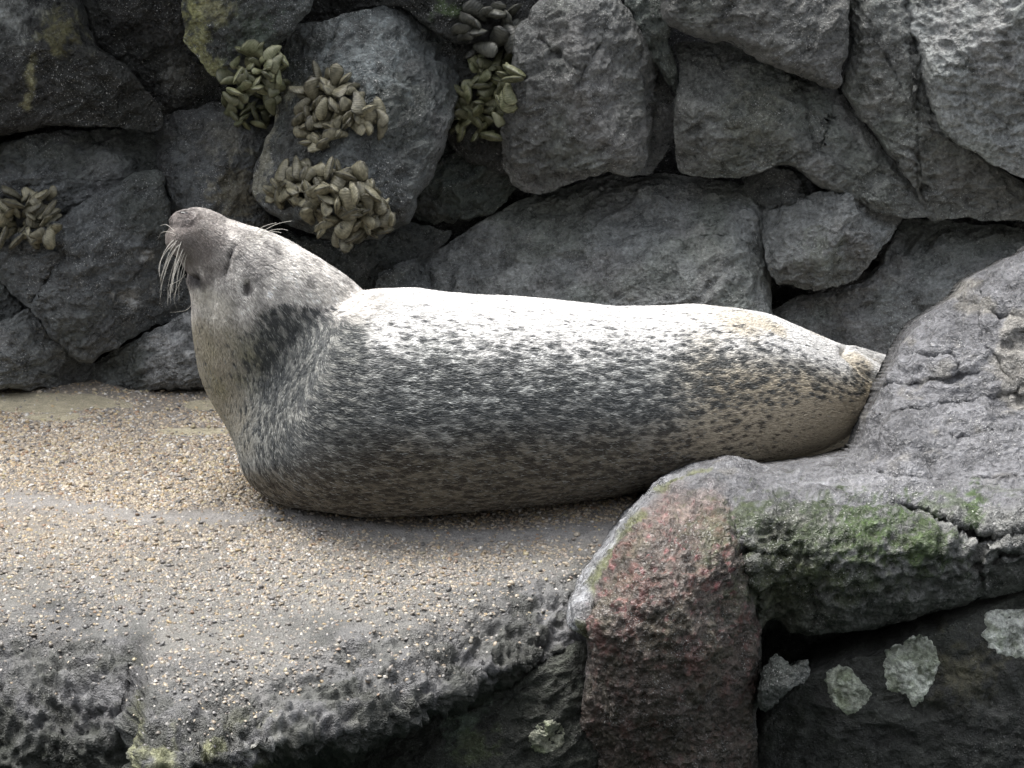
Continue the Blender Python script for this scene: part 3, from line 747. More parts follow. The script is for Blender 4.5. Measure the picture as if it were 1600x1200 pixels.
def outcrop():
    poly = [(884, 975), (886, 950), (905, 902), (945, 845), (987, 790), (1036, 746), (1090, 724), (1140, 711), (1192, 725), (1250, 718), (1328, 703), (1360, 640), (1384, 590), (1404, 545), (1432, 502), (1480, 468), (1535, 424), (1600, 392), (1720, 350),
            (1720, 892), (1600, 922), (1450, 962), (1330, 988), (1240, 990), (1208, 968), (1192, 990), (1188, 1060), (1182, 1150), (1180, 1240), (892, 1240), (902, 1150), (916, 1040), (912, 1000), (894, 990)]
    ctrl = [(850, 1005, -.60), (870, 975, -.55), (905, 905, -.38), (945, 850, -.24), (985, 797, -.10), (1035, 752, -.08), (1090, 728, -.09), (1140, 714, -.10), (1190, 728, -.08), (1250, 722, -.05), (1330, 708, .02), (870, 1060, -.60),
            (922, 945, -.56), (960, 872, -.45), (1000, 808, -.35), (1060, 766, -.28), (1120, 746, -.23), (905, 1010, -.60),
            (1000, 900, -.60), (955, 965, -.64), (1060, 830, -.47), (1080, 900, -.62), (1130, 850, -.53), (1040, 1000, -.68), (1040, 1120, -.67), (935, 1060, -.61), (925, 1200, -.56), (1110, 1000, -.64), (1160, 1000, -.54), (1165, 1200, -.47), (1040, 1240, -.61), (1060, 790, -.37), (1130, 790, -.38),
            (1195, 850, -.48), (1215, 940, -.46), (1200, 760, -.25), (1300, 755, -.23), (1450, 738, -.19), (1600, 728, -.18), (1720, 720, -.18), (1200, 800, -.42), (1300, 797, -.40), (1450, 790, -.37), (1600, 790, -.35), (1720, 785, -.35),
            (1300, 900, -.50), (1450, 870, -.48), (1600, 850, -.45), (1720, 840, -.45), (1250, 975, -.44), (1330, 975, -.44), (1450, 950, -.42), (1600, 910, -.41), (1720, 885, -.40),
            (1400, 680, -.08), (1450, 640, .0), (1550, 640, -.02), (1680, 640, -.04), (1450, 560, .10), (1550, 540, .09), (1680, 520, .07), (1500, 475, .22), (1600, 430, .22), (1700, 380, .26), (1392, 600, .12), (1346, 690, .06), (1434, 508, .2)]
    st = 3.0
    C = closed_curve(poly, 900)
    th = np.linspace(0, 2 * np.pi, len(C), endpoint=False)
    cw = np.stack([C[:, 0], C[:, 1], 0 * th], -1)
    C = C + np.stack([fbm(cw / 38, 4, 301), fbm(cw / 38, 4, 302)], -1) * 5
    gx = np.arange(826, 1724, st); gy = np.arange(346, 1246, st)
    GX, GY = np.meshgrid(gx, gy, indexing='ij')
    Q = np.stack([GX.ravel(), GY.ravel()], -1)
    ins = in_poly(Q, C).reshape(GX.shape)
    cell = ins[:-1, :-1] & ins[1:, :-1] & ins[1:, 1:] & ins[:-1, 1:]
    ii = np.arange(GX.size).reshape(GX.shape)
    quads = np.stack([ii[:-1, :-1], ii[1:, :-1], ii[1:, 1:], ii[:-1, 1:]], -1)[cell]
    used = np.unique(quads); remap = np.full(GX.size, -1); remap[used] = np.arange(len(used))
    quads = remap[quads]; Q = Q[used]
    # boundary vertices slide onto the outline
    e = np.vstack([quads[:, [0, 1]], quads[:, [1, 2]], quads[:, [2, 3]], quads[:, [3, 0]]])
    key = e.min(1).astype(np.int64) * len(Q) + e.max(1)
    uq, idx, cnt = np.unique(key, return_index=True, return_counts=True)
    be = e[idx[cnt == 1]]
    bv = np.unique(be)
    for _ in range(10):                                     # round off the stepped rim
        acc = np.zeros((len(Q), 2)); cn = np.zeros(len(Q))
        for a_, b_ in ((0, 1), (1, 0)):
            np.add.at(acc, be[:, a_], Q[be[:, b_]]); np.add.at(cn, be[:, a_], 1)
        Q[bv] = .5 * Q[bv] + .5 * acc[bv] / cn[bv][:, None]
    dist = np.full(len(Q), 1e9)
    for s0 in range(0, len(Q), 4000):
        dist[s0:s0 + 4000] = np.sqrt(((Q[s0:s0 + 4000, None] - C[None, ::2]) ** 2).sum(-1).min(1))
    Y = rbf(ctrl, Q)
    R = 46.0
    t = np.clip(1 - dist / R, 0, 1)
    Y = Y + .060 * (1 - np.sqrt(np.maximum(1 - (.96 * t) ** 2, 0)))
    wq = Q + 7 * np.stack([fbm(np.stack([Q[:, 0] / 30, Q[:, 1] / 30, 0 * Y], -1), 3, 303), fbm(np.stack([Q[:, 0] / 30, Q[:, 1] / 30, 0 * Y], -1), 3, 304)], -1)
    # cracks and ledges seen in the photograph: (line, width, depth)
    for line, w, dp in [([(1398, 792), (1440, 800), (1490, 826), (1555, 842), (1620, 826), (1720, 808)], 7, .05), ([(1532, 842), (1532, 905)], 5, .025), ([(1560, 870), (1620, 855), (1720, 845)], 6, .03), ([(1140, 795), (1152, 850), (1172, 915), (1185, 975)], 9, .026), ([(1150, 868), (1200, 866), (1270, 872)], 5, .02), ([(1262, 872), (1275, 930), (1268, 980)], 4, .015),
                        ([(1165, 768), (1230, 774), (1290, 768), (1330, 772)], 3, .010), ([(1330, 735), (1400, 748), (1500, 752), (1640, 748)], 3, .012), ([(1190, 738), (1250, 742), (1310, 735)], 4, .010), ([(1405, 560), (1480, 556), (1500, 575)], 4, .014), ([(1390, 610), (1440, 600), (1530, 585)], 4, .014), ([(1500, 470), (1560, 500), (1640, 490)], 6, .016), ([(1380, 650), (1450, 640), (1560, 620), (1700, 560)], 4, .012),
                        ([(1540, 450), (1530, 520), (1570, 580), (1600, 640)], 5, .010), ([(1480, 690), (1560, 680), (1700, 690)], 4, .012), ([(935, 925), (965, 862), (1010, 806), (1070, 768)], 6, .012), ([(918, 1050), (925, 990), (930, 950)], 8, .03)]:
        Y = Y + dp * np.exp(-(seg_dist(wq, line) / w) ** 2)
    V = at_Y(Q[:, 0], Q[:, 1], Y)
    N = vnormals(V, quads)
    if (N @ FWD).mean() > 0: quads = quads[:, ::-1]; N = -N
    # regions
    red = smooth(-14, 20, np.minimum.reduce([(Q[:, 0] - np.interp(Q[:, 1], [740, 800, 850, 900, 960, 1050, 1240], [1080, 1010, 975, 945, 918, 905, 890])), np.interp(Q[:, 1], [740, 800, 900, 980, 1240], [1120, 1140, 1165, 1185, 1185]) - Q[:, 0], (Q[:, 1] - 770) * .8]) + 10 * fbm(V * 14, 3, 305))
    face = smooth(790, 815, Q[:, 1] + 8 * fbm(V * 9, 3, 306)) * smooth(1150, 1190, Q[:, 0]) * (1 - red)
    wv = V * np.array([4.0, 9, 20]) + .55 * np.stack([fbm(V * 6, 3, 307), fbm(V * 6, 3, 308), fbm(V * 5, 3, 309)], -1)
    slab = .011 * ridged(wv, 3, 310) + .008 * fbm(V * 22, 4, 311, .6) + .010 * fbm(V * 6, 3, 312)
    w1, _, _ = worley(V * np.array([40, 40, 46]) + .8 * fbm(V * 18, 2, 313)[:, None], 314)
    w2, _, _ = worley(V * 85 + .6 * fbm(V * 40, 2, 315)[:, None], 316)
    scal = .014 * fbm(V * 7, 3, 317) + .022 * (w1 - .5) + .008 * (w2 - .5) + .008 * ridged(V * np.array([7, 12, 20]), 2, 318)
    wr, _, _ = worley(V * np.array([120, 120, 90]) + .9 * fbm(V * 30, 2, 319)[:, None], 320)
    pit = .016 * fbm(V * 7, 4, 321) + .008 * ridged(V * np.array([16, 16, 7]), 3, 322) - .008 * (wr - .5) + .007 * fbm(V * 60, 3, 323, .65)
    edge = np.clip(dist / 16, .06, 1)
    disp = (slab * (1 - red) * (1 - face) + scal * face + pit * red) * edge
    V = V + N * disp[:, None]
    # colours of the stone, of what grows on it, and painted shade
    c = np.array([.100, .101, .107])[None] * (1 + .25 * fbm(V * 8, 4, 330)[:, None])
    c = c * (1 + .30 * smooth(.0, .5, fbm(V * 5, 3, 331))[:, None])
    tan_ = smooth(.25, .6, fbm(V * 11, 4, 332) + .35 * np.exp(-(seg_dist(Q, [(1530, 470), (1570, 530), (1600, 570), (1610, 640)]) / 36) ** 2))[:, None] * smooth(780, 700, Q[:, 1])[:, None]
    c = c * (1 - .35 * tan_) + np.array([.26, .24, .19]) * .35 * tan_
    skirt = smooth(20, -15, Q[:, 0] - np.interp(Q[:, 1], [720, 760, 800, 850, 900, 960, 1080], [1090, 1045, 1005, 972, 940, 915, 905]))[:, None] * (1 - red[:, None])
    c = c * (1 - skirt) + np.array([.20, .205, .215]) * (1 + .3 * fbm(V * 20, 3, 333)[:, None]) * skirt
    rc = np.array([.074, .058, .048])[None] * (1 + .3 * fbm(V * 10, 3, 334)[:, None])
    pk = smooth(.10, .55, fbm(V * 24, 4, 335, .65) + .22 * fbm(V * 6, 2, 336))[:, None]
    rc = rc * (1 - .75 * pk) + np.array([.130, .062, .052]) * .75 * pk
    ol = smooth(.0, .5, fbm(V * 15, 4, 337, .65))[:, None]
    rc = rc * (1 - .5 * ol) + np.array([.072, .066, .042]) * .5 * ol
    hot = smooth(.42, .62, fbm(V * 48, 3, 338, .6))[:, None] * smooth(1130, 800, Q[:, 1])[:, None]
    rc = rc * (1 - .7 * hot) + np.array([.26, .085, .09]) * .7 * hot
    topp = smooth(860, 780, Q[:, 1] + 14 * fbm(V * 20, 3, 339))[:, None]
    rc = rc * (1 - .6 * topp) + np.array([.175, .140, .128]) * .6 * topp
    low = smooth(960, 1130, Q[:, 1])[:, None]  # shade painted into the lower end of the red column
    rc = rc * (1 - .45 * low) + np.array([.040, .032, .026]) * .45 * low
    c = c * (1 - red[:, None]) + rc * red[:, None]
    fc = np.array([.110, .112, .106])[None] * (1 + .3 * fbm(V * 12, 4, 340)[:, None])
    fl = smooth(1215, 1330, Q[:, 0])[:, None]
    fc = fc * fl + np.array([.075, .078, .058]) * (1 - fl)
    c = c * (1 - face[:, None]) + fc * face[:, None]
    m1 = fbm(V * 30, 5, 341, .75)
    for (x, y, rx, ry, col, ss) in [(1350, 830, 95, 48, (.018, .036, .006), 1.0), (1330, 850, 60, 50, (.032, .062, .008), .9), (1440, 858, 62, 38, (.030, .052, .010), .85), (1260, 850, 100, 60, (.022, .032, .012), .85), (1230, 915, 90, 45, (.060, .066, .034), .7), (1330, 900, 90, 40, (.045, .055, .026), .6), (1480, 790, 50, 14, (.03, .048, .012), .6), (1520, 800, 12, 36, (.026, .05, .008), .9), (1570, 770, 36, 10, (.04, .055, .02), .4), (1120, 830, 50, 40, (.036, .040, .016), .7), (1165, 815, 34, 25, (.025, .038, .012), .6), (1450, 965, 300, 28, (.028, .032, .024), .6), (1590, 900, 90, 30, (.05, .052, .045), .5)]:
        d = np.hypot((Q[:, 0] - x) / rx, (Q[:, 1] - y) / ry)
        w = (smooth(1.15, .45, d + .95 * m1) * ss)[:, None]
        c = c * (1 - w) + np.array(col) * w
    for line, wd in [([(930, 925), (962, 865), (1008, 806)], 8), ([(1030, 775), (1075, 752), (1110, 742)], 6), ([(890, 1010), (915, 985)], 12)]:
        w = (smooth(1.2, .3, seg_dist(wq, line) / wd + .5 * m1) * .8)[:, None]
        c = c * (1 - w) + np.array([.085, .092, .035]) * w
    # closed back
    n0 = len(V)
    bi = np.full(n0, -1); bi[bv] = np.arange(len(bv)) + n0
    B1 = V[bv] + FWD * .17
    fwdset = set(map(tuple, np.vstack([quads[:, [0, 1]], quads[:, [1, 2]], quads[:, [2, 3]], quads[:, [3, 0]]]).tolist()))
    side = []
    for a, b in be.tolist():
        if (a, b) not in fwdset: a, b = b, a
        side.append((b, a, bi[a], bi[b]))
    cen = B1.mean(0) + np.array([0, .12, 0])
    tb = [(bi[b], bi[a], n0 + len(bv)) for (b, a, _, _) in side]
    V2 = np.vstack([V, B1, cen[None]])
    c2 = np.vstack([c, np.full((len(bv) + 1, 3), .05)])
    loc = np.array([V[:, 0].mean(), V[:, 1].mean(), V[:, 2].min()])
    me = mesh_from('rock_outcrop', V2 - loc, np.vstack([quads, np.array(side)]), np.array(tb), c2, M_WET)
    o = link('rock_outcrop', me, None, 'large wet grey rock with green moss and a reddish front, hiding the seal tail', 'rock', FG)
    o.location = loc
    BOULDERS['outcrop'] = (o, None)
outcrop()
boulder('f_low', 'dark overhung rock carrying three pale lichen patches at the bottom right', [(1190, 1120), (1260, 1060), (1370, 1020), (1490, 975), (1600, 945), (1720, 925), (1720, 1330), (1180, 1330), (1175, 1200)], -0.42, -0.02, bulge=0.12, seed=55, base=(0.050, 0.052, 0.046), N=150, style='strata', mat=M_MATTE, back=0.3, facets=3, group=FG, name='rock', cat='rock', center=(1440, 1150), stain_shade=[(1500, 1060, 70, (.12, .11, .06), .5), ((1200, 1300, 1400, 1500, 1720), (1180, 1190, 1190, 1170, 1150), 85, (.012, .014, .011), .9), (1230, 1100, 70, (.015, .018, .013), .8)])  # dark low patches paint the overhang's shade into the stone
boulder('f_chip', 'small angular dark stone beside the red column under the mossy rock', [(1184, 1098), (1192, 1050), (1215, 1022), (1236, 1040), (1262, 1032), (1262, 1062), (1232, 1078), (1200, 1112)], -0.47, 0.4, bulge=0.035, p=5, seed=56, base=(0.085, 0.09, 0.085), N=70, facets=10, jag=.7, amp=.5, mat=M_WET, back=.1, group=FG, name='rock', cat='rock')
boulder('f_gap', 'rock blackened to stand for the shade at the back of the crevice under the mossy rock', [(1140, 960), (1300, 930), (1500, 900), (1720, 860), (1720, 1150), (1140, 1200)], -0.20, 0.2, bulge=0.06, seed=58, base=(0.018, 0.02, 0.017), N=80, mat=M_MATTE, group=FG, name='rock', cat='rock')  # filler rock, coloured black for the crevice's shade
boulder('f_under', 'black mossy rock in the hollow under the edge of the ledge', [(200, 1330), (330, 1210), (480, 1160), (620, 1120), (720, 1075), (830, 1030), (930, 1010), (950, 1330)], -0.42, 0.3, bulge=0.10, seed=57, base=(0.026, 0.029, 0.022), N=150, mat=M_MATTE, back=0.2, facets=4, group=FG, name='rock', cat='rock', stain_shade=[(720, 1120, 45, (.10, .13, .10), .7), (750, 1160, 35, (.09, .11, .05), .6), (440, 1170, 40, (.14, .15, .05), .7), (260, 1190, 70, (.16, .17, .06), .7)])

# lichen patches: pale crusts, parts of the rock they grow on
def lichen(key, poly, thick, base, seed, dy=0.0, N=60):
    host, bvh = BOULDERS[key]
    C = closed_curve(poly, 256); c = C.mean(0)
    th = np.linspace(0, 2 * np.pi, 256, endpoint=False)
    C = c + (C - c) * (1 + 0.10 * fbm(np.stack([np.cos(th), np.sin(th), 0 * th], -1) * 6 + seed, 3, seed))[:, None]
    V = []; R = 22; S = 128
    rr = np.linspace(0, 1, R)
    for i, r in enumerate(rr):
        for j in range(S):
            q = c + (C[j * 2] - c) * r
            d = ray(q[0], q[1])
            hit, nn, _, dist = bvh.ray_cast(Vector(CAM), Vector(d))
            if hit is None: hit = Vector(at_Y(np.array(q[0]), np.array(q[1]), -0.45))
            V.append(np.array(hit) - d * (thick * max(0, 1 - r ** 6) ** .5 - 0.004))
    V = np.array(V)
    w, _, _ = worley(V * 60 + fbm(V * 30, 2, seed)[:, None], seed)
    rim = np.repeat((1 - rr ** 8), S)
    V = V - (FWD * ((0.010 * (0.6 - w) + 0.006 * fbm(V * 45, 3, seed)) * rim)[:, None])
    ii = np.arange(R * S).reshape(R, S)
    q = np.stack([ii[:-1], ii[1:], np.roll(ii[1:], -1, 1), np.roll(ii[:-1], -1, 1)], -1).reshape(-1, 4)
    col = np.array(base)[None] * (1 + .2 * fbm(V * 20, 3, seed)[:, None])
    g = smooth(.05, .5, fbm(V * 26, 3, seed + 3))[:, None]
    col = col * (1 - .5 * g) + np.array([.16, .2, .09]) * .5 * g
    loc = np.array(host.location)
    me = mesh_from('lichen_patch', V - loc, q, None, col, M_LICHEN)
    link('lichen_patch', me, host, None)
lichen('f_low', [(1288, 1060), (1300, 1042), (1325, 1040), (1345, 1062), (1362, 1085), (1350, 1105), (1325, 1118), (1300, 1095)], .010, (.48, .51, .42), 1)
lichen('f_low', [(1382, 1020), (1410, 1005), (1440, 990), (1462, 1008), (1468, 1040), (1455, 1075), (1430, 1108), (1412, 1085), (1385, 1078)], .011, (.62, .65, .57), 2)
lichen('f_low', [(1540, 955), (1600, 950), (1670, 945), (1670, 1020), (1600, 1030), (1555, 1020), (1535, 1000)], .011, (.66, .68, .62), 3)
lichen('f_under', [(825, 1150), (840, 1130), (865, 1124), (882, 1140), (880, 1165), (855, 1178), (832, 1172)], .008, (.30, .31, .24), 4)

# ------------------------------------------------------------------ mussels
def mussel_mesh(i):
    rng = np.random.default_rng(200 + i)
    nu, nv = 10, 14
    V = []
    wd = rng.uniform(.46, .62); tk = rng.uniform(.30, .42); bend = rng.uniform(-.12, .12)
    for a in range(1, nu):
        u = a / nu                                       # 0 umbo .. 1 lip
        w = wd * .62 * u ** .52 * max(1 - u ** 5.5, 0) ** .5
        t = tk * .62 * u ** .45 * max(1 - u ** 2.2, 0) ** .75
        for b in range(nv):
            th = 2 * math.pi * b / nv
            cx, sx = math.cos(th), math.sin(th)
            # two valves meeting in a keel along the edge
            x = w * cx
            z = t * math.copysign(abs(sx) ** 1.75, sx) * (1 - .22 * cx)
            V.append((x + bend * math.sin(math.pi * u), u - .5, z))
    V.append((0, -.5, 0)); V.append((0, .5, 0))
    V = np.array(V)
    V[:, :] += rng.normal(0, .008, V.shape)
    ii = np.arange((nu - 1) * nv).reshape(nu - 1, nv)
    q = np.stack([ii[:-1], np.roll(ii[:-1], -1, 1), np.roll(ii[1:], -1, 1), ii[1:]], -1).reshape(-1, 4)
    k = (nu - 1) * nv
    t1 = np.stack([np.full(nv, k), np.roll(ii[0], -1), ii[0]], -1); t2 = np.stack([np.full(nv, k + 1), ii[-1], np.roll(ii[-1], -1)], -1)
    return mesh_from('mussel', V, q, np.vstack([t1, t2]), None, None)

def mussel_mat(name, base, dark):
    m, nt, b = mat_new(name)
    tc = nt.nodes.new('ShaderNodeTexCoord')
    oi = nt.nodes.new('ShaderNodeObjectInfo')
    geo = nt.nodes.new('ShaderNodeNewGeometry')
    v = nt.nodes.new('ShaderNodeVectorMath'); v.operation = 'DISTANCE'
    v.inputs[1].default_value = (0, -.55, 0)
    nt.links.new(tc.outputs['Object'], v.inputs[0])
    n = nd(nt, 'ShaderNodeTexNoise', Scale=90.0, Detail=4.0); nt.links.new(geo.outputs['Position'], n.inputs['Vector'])
    ph = math_n(nt, 'ADD', math_n(nt, 'MULTIPLY', v.outputs['Value'], 75.0), math_n(nt, 'MULTIPLY', n.outputs['Fac'], 9.0))
    rings = math_n(nt, 'SINE', ph)
    c = mixc(nt, ramp(nt, n.outputs['Fac'], .38, .66), base, dark)
    c = mixc(nt, 1.0, c, ramp(nt, rings, -1, 1, .84, 1.05), 'MULTIPLY')
    c = mixc(nt, 1.0, c, ramp(nt, oi.outputs['Random'], 0, 1, .6, 1.35), 'MULTIPLY')
    sx = nt.nodes.new('ShaderNodeSeparateXYZ'); nt.links.new(tc.outputs['Object'], sx.inputs[0])
    seam = math_n(nt, 'ABSOLUTE', sx.outputs['Z'])
    c = mixc(nt, 1.0, c, ramp(nt, seam, .004, .035, .3, 1.0), 'MULTIPLY')      # dark lip where the two valves meet
    nt.links.new(c, b.inputs['Base Color'])
    b.inputs['Roughness'].default_value = .5
    bp = nd(nt, 'ShaderNodeBump', Strength=.3, Distance=.001)
    nt.links.new(rings, bp.inputs['Height']); nt.links.new(bp.outputs[0], b.inputs['Normal'])
    return m
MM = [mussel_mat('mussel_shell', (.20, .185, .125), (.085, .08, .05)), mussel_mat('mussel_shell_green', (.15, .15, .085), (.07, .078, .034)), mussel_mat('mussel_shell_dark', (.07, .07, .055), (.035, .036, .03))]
MV = []
for mi in range(3):
    row = []
    for i in range(6):
        me = mussel_mesh(i + mi * 6); me.materials.append(MM[mi]); row.append(me)
    MV.append(row)

def ray_rocks(px, py, keys):
    d = ray(np.array(float(px)), np.array(float(py)))
    best = None
    for kx in keys:
        hit, nn, _, dist = BOULDERS[kx][1].ray_cast(Vector(CAM), Vector(d))
        if hit is not None and (best is None or dist < best[2]): best = (hit, nn, dist)
    return best, d

def cluster(label, outline, n, keys, mi, seed, size=(30, 44), mode='mix'):
    rng = random.Random(seed)
    C = closed_curve(outline, 200)
    def inside(x, y):
        c = False; j = len(C) - 1
        for i in range(len(C)):
            if (C[i, 1] > y) != (C[j, 1] > y) and x < (C[j, 0] - C[i, 0]) * (y - C[i, 1]) / (C[j, 1] - C[i, 1]) + C[i, 0]: c = not c
            j = i
        return c
    cx, cy = C.mean(0)
    b, d = ray_rocks(cx, cy, keys)
    root = link('mussel_cluster', None, None, label, 'mussels', 'mussel clumps on the rock wall')
    root.empty_display_size = .05
    loc = Vector(b[0]) if b else Vector(at_Y(np.array(cx), np.array(cy), .75))
    root.location = loc
    pts = []; tries = 0
    x0, y0 = C.min(0); x1, y1 = C.max(0)
    gap = 12.0
    while len(pts) < n and tries < 9000:
        tries += 1
        x, y = rng.uniform(x0, x1), rng.uniform(y0, y1)
        if not inside(x, y): continue
        if tries % 300 == 0: gap *= .93
        if any((x - a) ** 2 + ((y - c_) * 1.15) ** 2 < gap * gap for a, c_ in pts): continue
        pts.append((x, y))
    for i, (x, y) in enumerate(pts):
        b, d = ray_rocks(x, y, keys)
        if b is None:
            hit = Vector(at_Y(np.array(x), np.array(y), .72)); nn = Vector((0, -1, .2))
        else: hit, nn, _ = b
        nn = Vector(nn)
        if nn.dot(Vector(d)) > 0: nn = -nn
        L = rng.uniform(*size) * 1.2 / 750
        dc = math.hypot(x - cx, (y - cy)) / max(x1 - x0, y1 - y0) * 2
        lift = L * rng.uniform(.05, .95) * max(.35, 1.1 - dc * .6)
        # long axis: leaning out of the clump, mostly pointing down and sideways
        out = Vector(((x - cx) / 60, -1.0, -(y - cy) / 70)).normalized()
        ax = Vector((rng.uniform(-1, 1), rng.uniform(-.55, .1), rng.uniform(-1, .8)))
        ax = (ax.normalized() * 1.0 + out * .15 + nn * .15).normalized()
        vw = Vector((rng.uniform(-.7, .7), -1, rng.uniform(-.4, .8)))
        if rng.random() < .62:                                   # seam towards the viewer
            zed = ax.cross(vw).normalized(); side = ax.cross(zed).normalized()
        else:
            side = ax.cross(vw).normalized(); zed = side.cross(ax).normalized()
        M = Matrix((side, ax, zed)).transposed().to_4x4()
        o = link('mussel', MV[mi][rng.randrange(6)], root)
        o.matrix_local = Matrix.Translation(hit + nn * lift * .75 - Vector(d) * .004 - loc) @ M @ Matrix.Diagonal((L * rng.uniform(.9, 1.15), L, L * rng.uniform(.95, 1.2), 1))
    return root

cluster('olive mussel clump hanging under the yellow-edged rock', [(378, 84), (410, 72), (440, 90), (442, 140), (432, 178), (400, 200), (365, 190), (352, 165), (372, 130), (352, 130)], 62, ['r3', 'r4', 'r5'], 1, 1, (22, 38))
cluster('upper mussel clump on the face of the big grey boulder', [(488, 120), (520, 118), (555, 135), (565, 165), (592, 175), (590, 202), (560, 200), (530, 222), (505, 226), (468, 214), (470, 195), (482, 160)], 72, ['r4'], 0, 2, (26, 42))
cluster('widest mussel clump along the lower edge of the big grey boulder', [(432, 296), (455, 268), (500, 262), (545, 266), (575, 290), (605, 320), (605, 350), (570, 365), (530, 362), (490, 335), (455, 315), (440, 305)], 108, ['r4'], 0, 3, (28, 46))
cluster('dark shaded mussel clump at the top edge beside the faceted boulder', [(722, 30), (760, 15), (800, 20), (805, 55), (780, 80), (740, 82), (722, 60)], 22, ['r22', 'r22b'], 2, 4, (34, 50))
cluster('green-tinged mussel clump in the recess beside the faceted boulder', [(752, 92), (790, 82), (808, 95), (805, 140), (790, 185), (765, 210), (720, 208), (705, 180), (708, 145), (730, 125)], 74, ['r22b', 'r12', 'r11'], 1, 5, (26, 42))
cluster('pale mussel clump on the slanting boulder at the left edge', [(-20, 320), (10, 305), (40, 302), (78, 298), (84, 340), (84, 372), (50, 380), (15, 376), (-20, 360)], 52, ['r6', 'r7'], 0, 6, (28, 42))

# ------------------------------------------------------------------ the seal
def solve_section(px, ytop, ybot, wf=1.1, sink=0.96):
    # half height b, centre Y so that both silhouette lines touch the section ellipse resting on the ledge
    at_, ab = rad(PITCH) + math.atan((ytop - 600) / F), rad(PITCH) + math.atan((ybot - 600) / F)
    def val(a): return CAM[1] * math.sin(a) + CAM[2] * math.cos(a)
    ct, cb = val(at_), val(ab)
    best = None
    for Yc in np.linspace(-.1, .8, 361):
        b = np.linspace(.02, .3, 561); w = b * wf
        e1 = Yc * math.sin(at_) + b * sink * math.cos(at_) + np.sqrt((w * math.sin(at_)) ** 2 + (b * math.cos(at_)) ** 2) - ct
        e2 = Yc * math.sin(ab) + b * sink * math.cos(ab) - np.sqrt((w * math.sin(ab)) ** 2 + (b * math.cos(ab)) ** 2) - cb
        e = e1 ** 2 + e2 ** 2
        j = int(np.argmin(e))
        if best is None or e[j] < best[0]: best = (e[j], Yc, b[j])
    _, Yc, b = best
    zc = b * sink
    X = (px - 800) / F * (np.array([0, Yc, zc]) - CAM) @ FWD
    return np.array([X, Yc, zc]), b * wf, b

def catmull(A, sub):
    A = np.asarray(A, float); n = len(A); out = []
    for i in range(n - 1):
        p0, p1, p2, p3 = A[max(i - 1, 0)], A[i], A[i + 1], A[min(i + 2, n - 1)]
        for t in np.linspace(0, 1, sub, endpoint=False):
            out.append(0.5 * ((2 * p1) + (-p0 + p2) * t + (2 * p0 - 5 * p1 + 4 * p2 - p3) * t * t + (-p0 + 3 * p1 - 3 * p2 + p3) * t**3))
    out.append(A[-1])
    return np.array(out)

def loft(cen, U, Wv, a, b, M=40):
    # rings: centre + a*cos*U + b*sin*W
    V = []; Q = []; T = []
    for c, u, w, aa, bb in zip(cen, U, Wv, a, b):
        for j in range(M):
            th = 2 * math.pi * j / M
            V.append(c + u * aa * math.cos(th) + w * bb * math.sin(th))
    n = len(cen)
    for i in range(n - 1):
        for j in range(M):
            j2 = (j + 1) % M
            Q.append((i * M + j, i * M + j2, (i + 1) * M + j2, (i + 1) * M + j))
    V.append(cen[0]); V.append(cen[-1])
    for j in range(M):
        T.append((n * M, (j + 1) % M, j)); T.append((n * M + 1, (n - 1) * M + j, (n - 1) * M + (j + 1) % M))
    return np.array(V), Q, T

VS, FS = [], []
def add_part(V, Q, T):
    off = sum(len(v) for v in VS)
    VS.append(V)
    for f in Q: FS.append(tuple(i + off for i in f))
    for f in T: FS.append(tuple(i + off for i in f))

# body: (px, top, bottom, width/height)
BODY = [(425, 660, 765, 1.0), (455, 580, 790, 1.05), (495, 500, 799, 1.08), (560, 457, 804, 1.08), (640, 452, 804, 1.08), (700, 455, 802, 1.08), (830, 463, 792, 1.08), (950, 474, 776, 1.1), (1020, 480, 763, 1.1), (1090, 474, 749, 1.1), (1150, 475, 737, 1.1), (1210, 488, 724, 1.1), (1260, 509, 713, 1.1), (1300, 527, 704, 1.05), (1345, 546, 695, 1.0), (1390, 572, 690, .95), (1440, 605, 686, .9)]
bs = [solve_section(*r_) for r_ in BODY]
bc = catmull([s[0] for s in bs], 6); ba = catmull([[s[1]] for s in bs], 6)[:, 0]; bb_ = catmull([[s[2]] for s in bs], 6)[:, 0]
tan = np.gradient(bc, axis=0); tan[:, 2] = 0; tan /= np.linalg.norm(tan, axis=1, keepdims=True)
sidev = np.stack([-tan[:, 1], tan[:, 0], 0 * tan[:, 0]], -1)
# keep the sections facing the viewer's side rather than sheared: lateral axis from the tangent
add_part(*loft(bc, sidev, np.tile([0, 0, 1.0], (len(bc), 1)), ba, bb_))
# neck and head: (left x, left y, right x, right y, centre Y, depth half-width)
NECK = [(510, 796, 770, 650, .21, .17), (432, 752, 700, 605, .20, .185), (358, 675, 632, 552, .185, .19), (316, 590, 600, 508, .17, .182), (305, 530, 574, 466, .155, .170), (301, 492, 548, 438, .145, .155), (299, 466, 505, 409, .135, .138), (293, 440, 462, 384, .128, .118), (282, 412, 418, 364, .12, .098), (272, 384, 382, 352, .115, .080), (264, 362, 352, 338, .11, .064), (264, 344, 326, 326, .108, .045), (272, 333, 305, 324, .106, .028)]
nc, nu_, na, nb = [], [], [], []
for lx, ly, rx, ry, Yc, dw in NECK:
    c = at_Y(np.array((lx + rx) / 2), np.array((ly + ry) / 2), Yc)
    sc = (c - CAM) @ FWD / F
    v = (RGT * (rx - lx) - UPV * (ry - ly)) * sc / 2
    nc.append(c); na.append(np.linalg.norm(v)); nu_.append(v / np.linalg.norm(v)); nb.append(dw)
nc = catmull(nc, 6); na = catmull(np.array(na)[:, None], 6)[:, 0]; nb = catmull(np.array(nb)[:, None], 6)[:, 0]
nu_ = catmull(nu_, 6); nu_ /= np.linalg.norm(nu_, axis=1, keepdims=True)
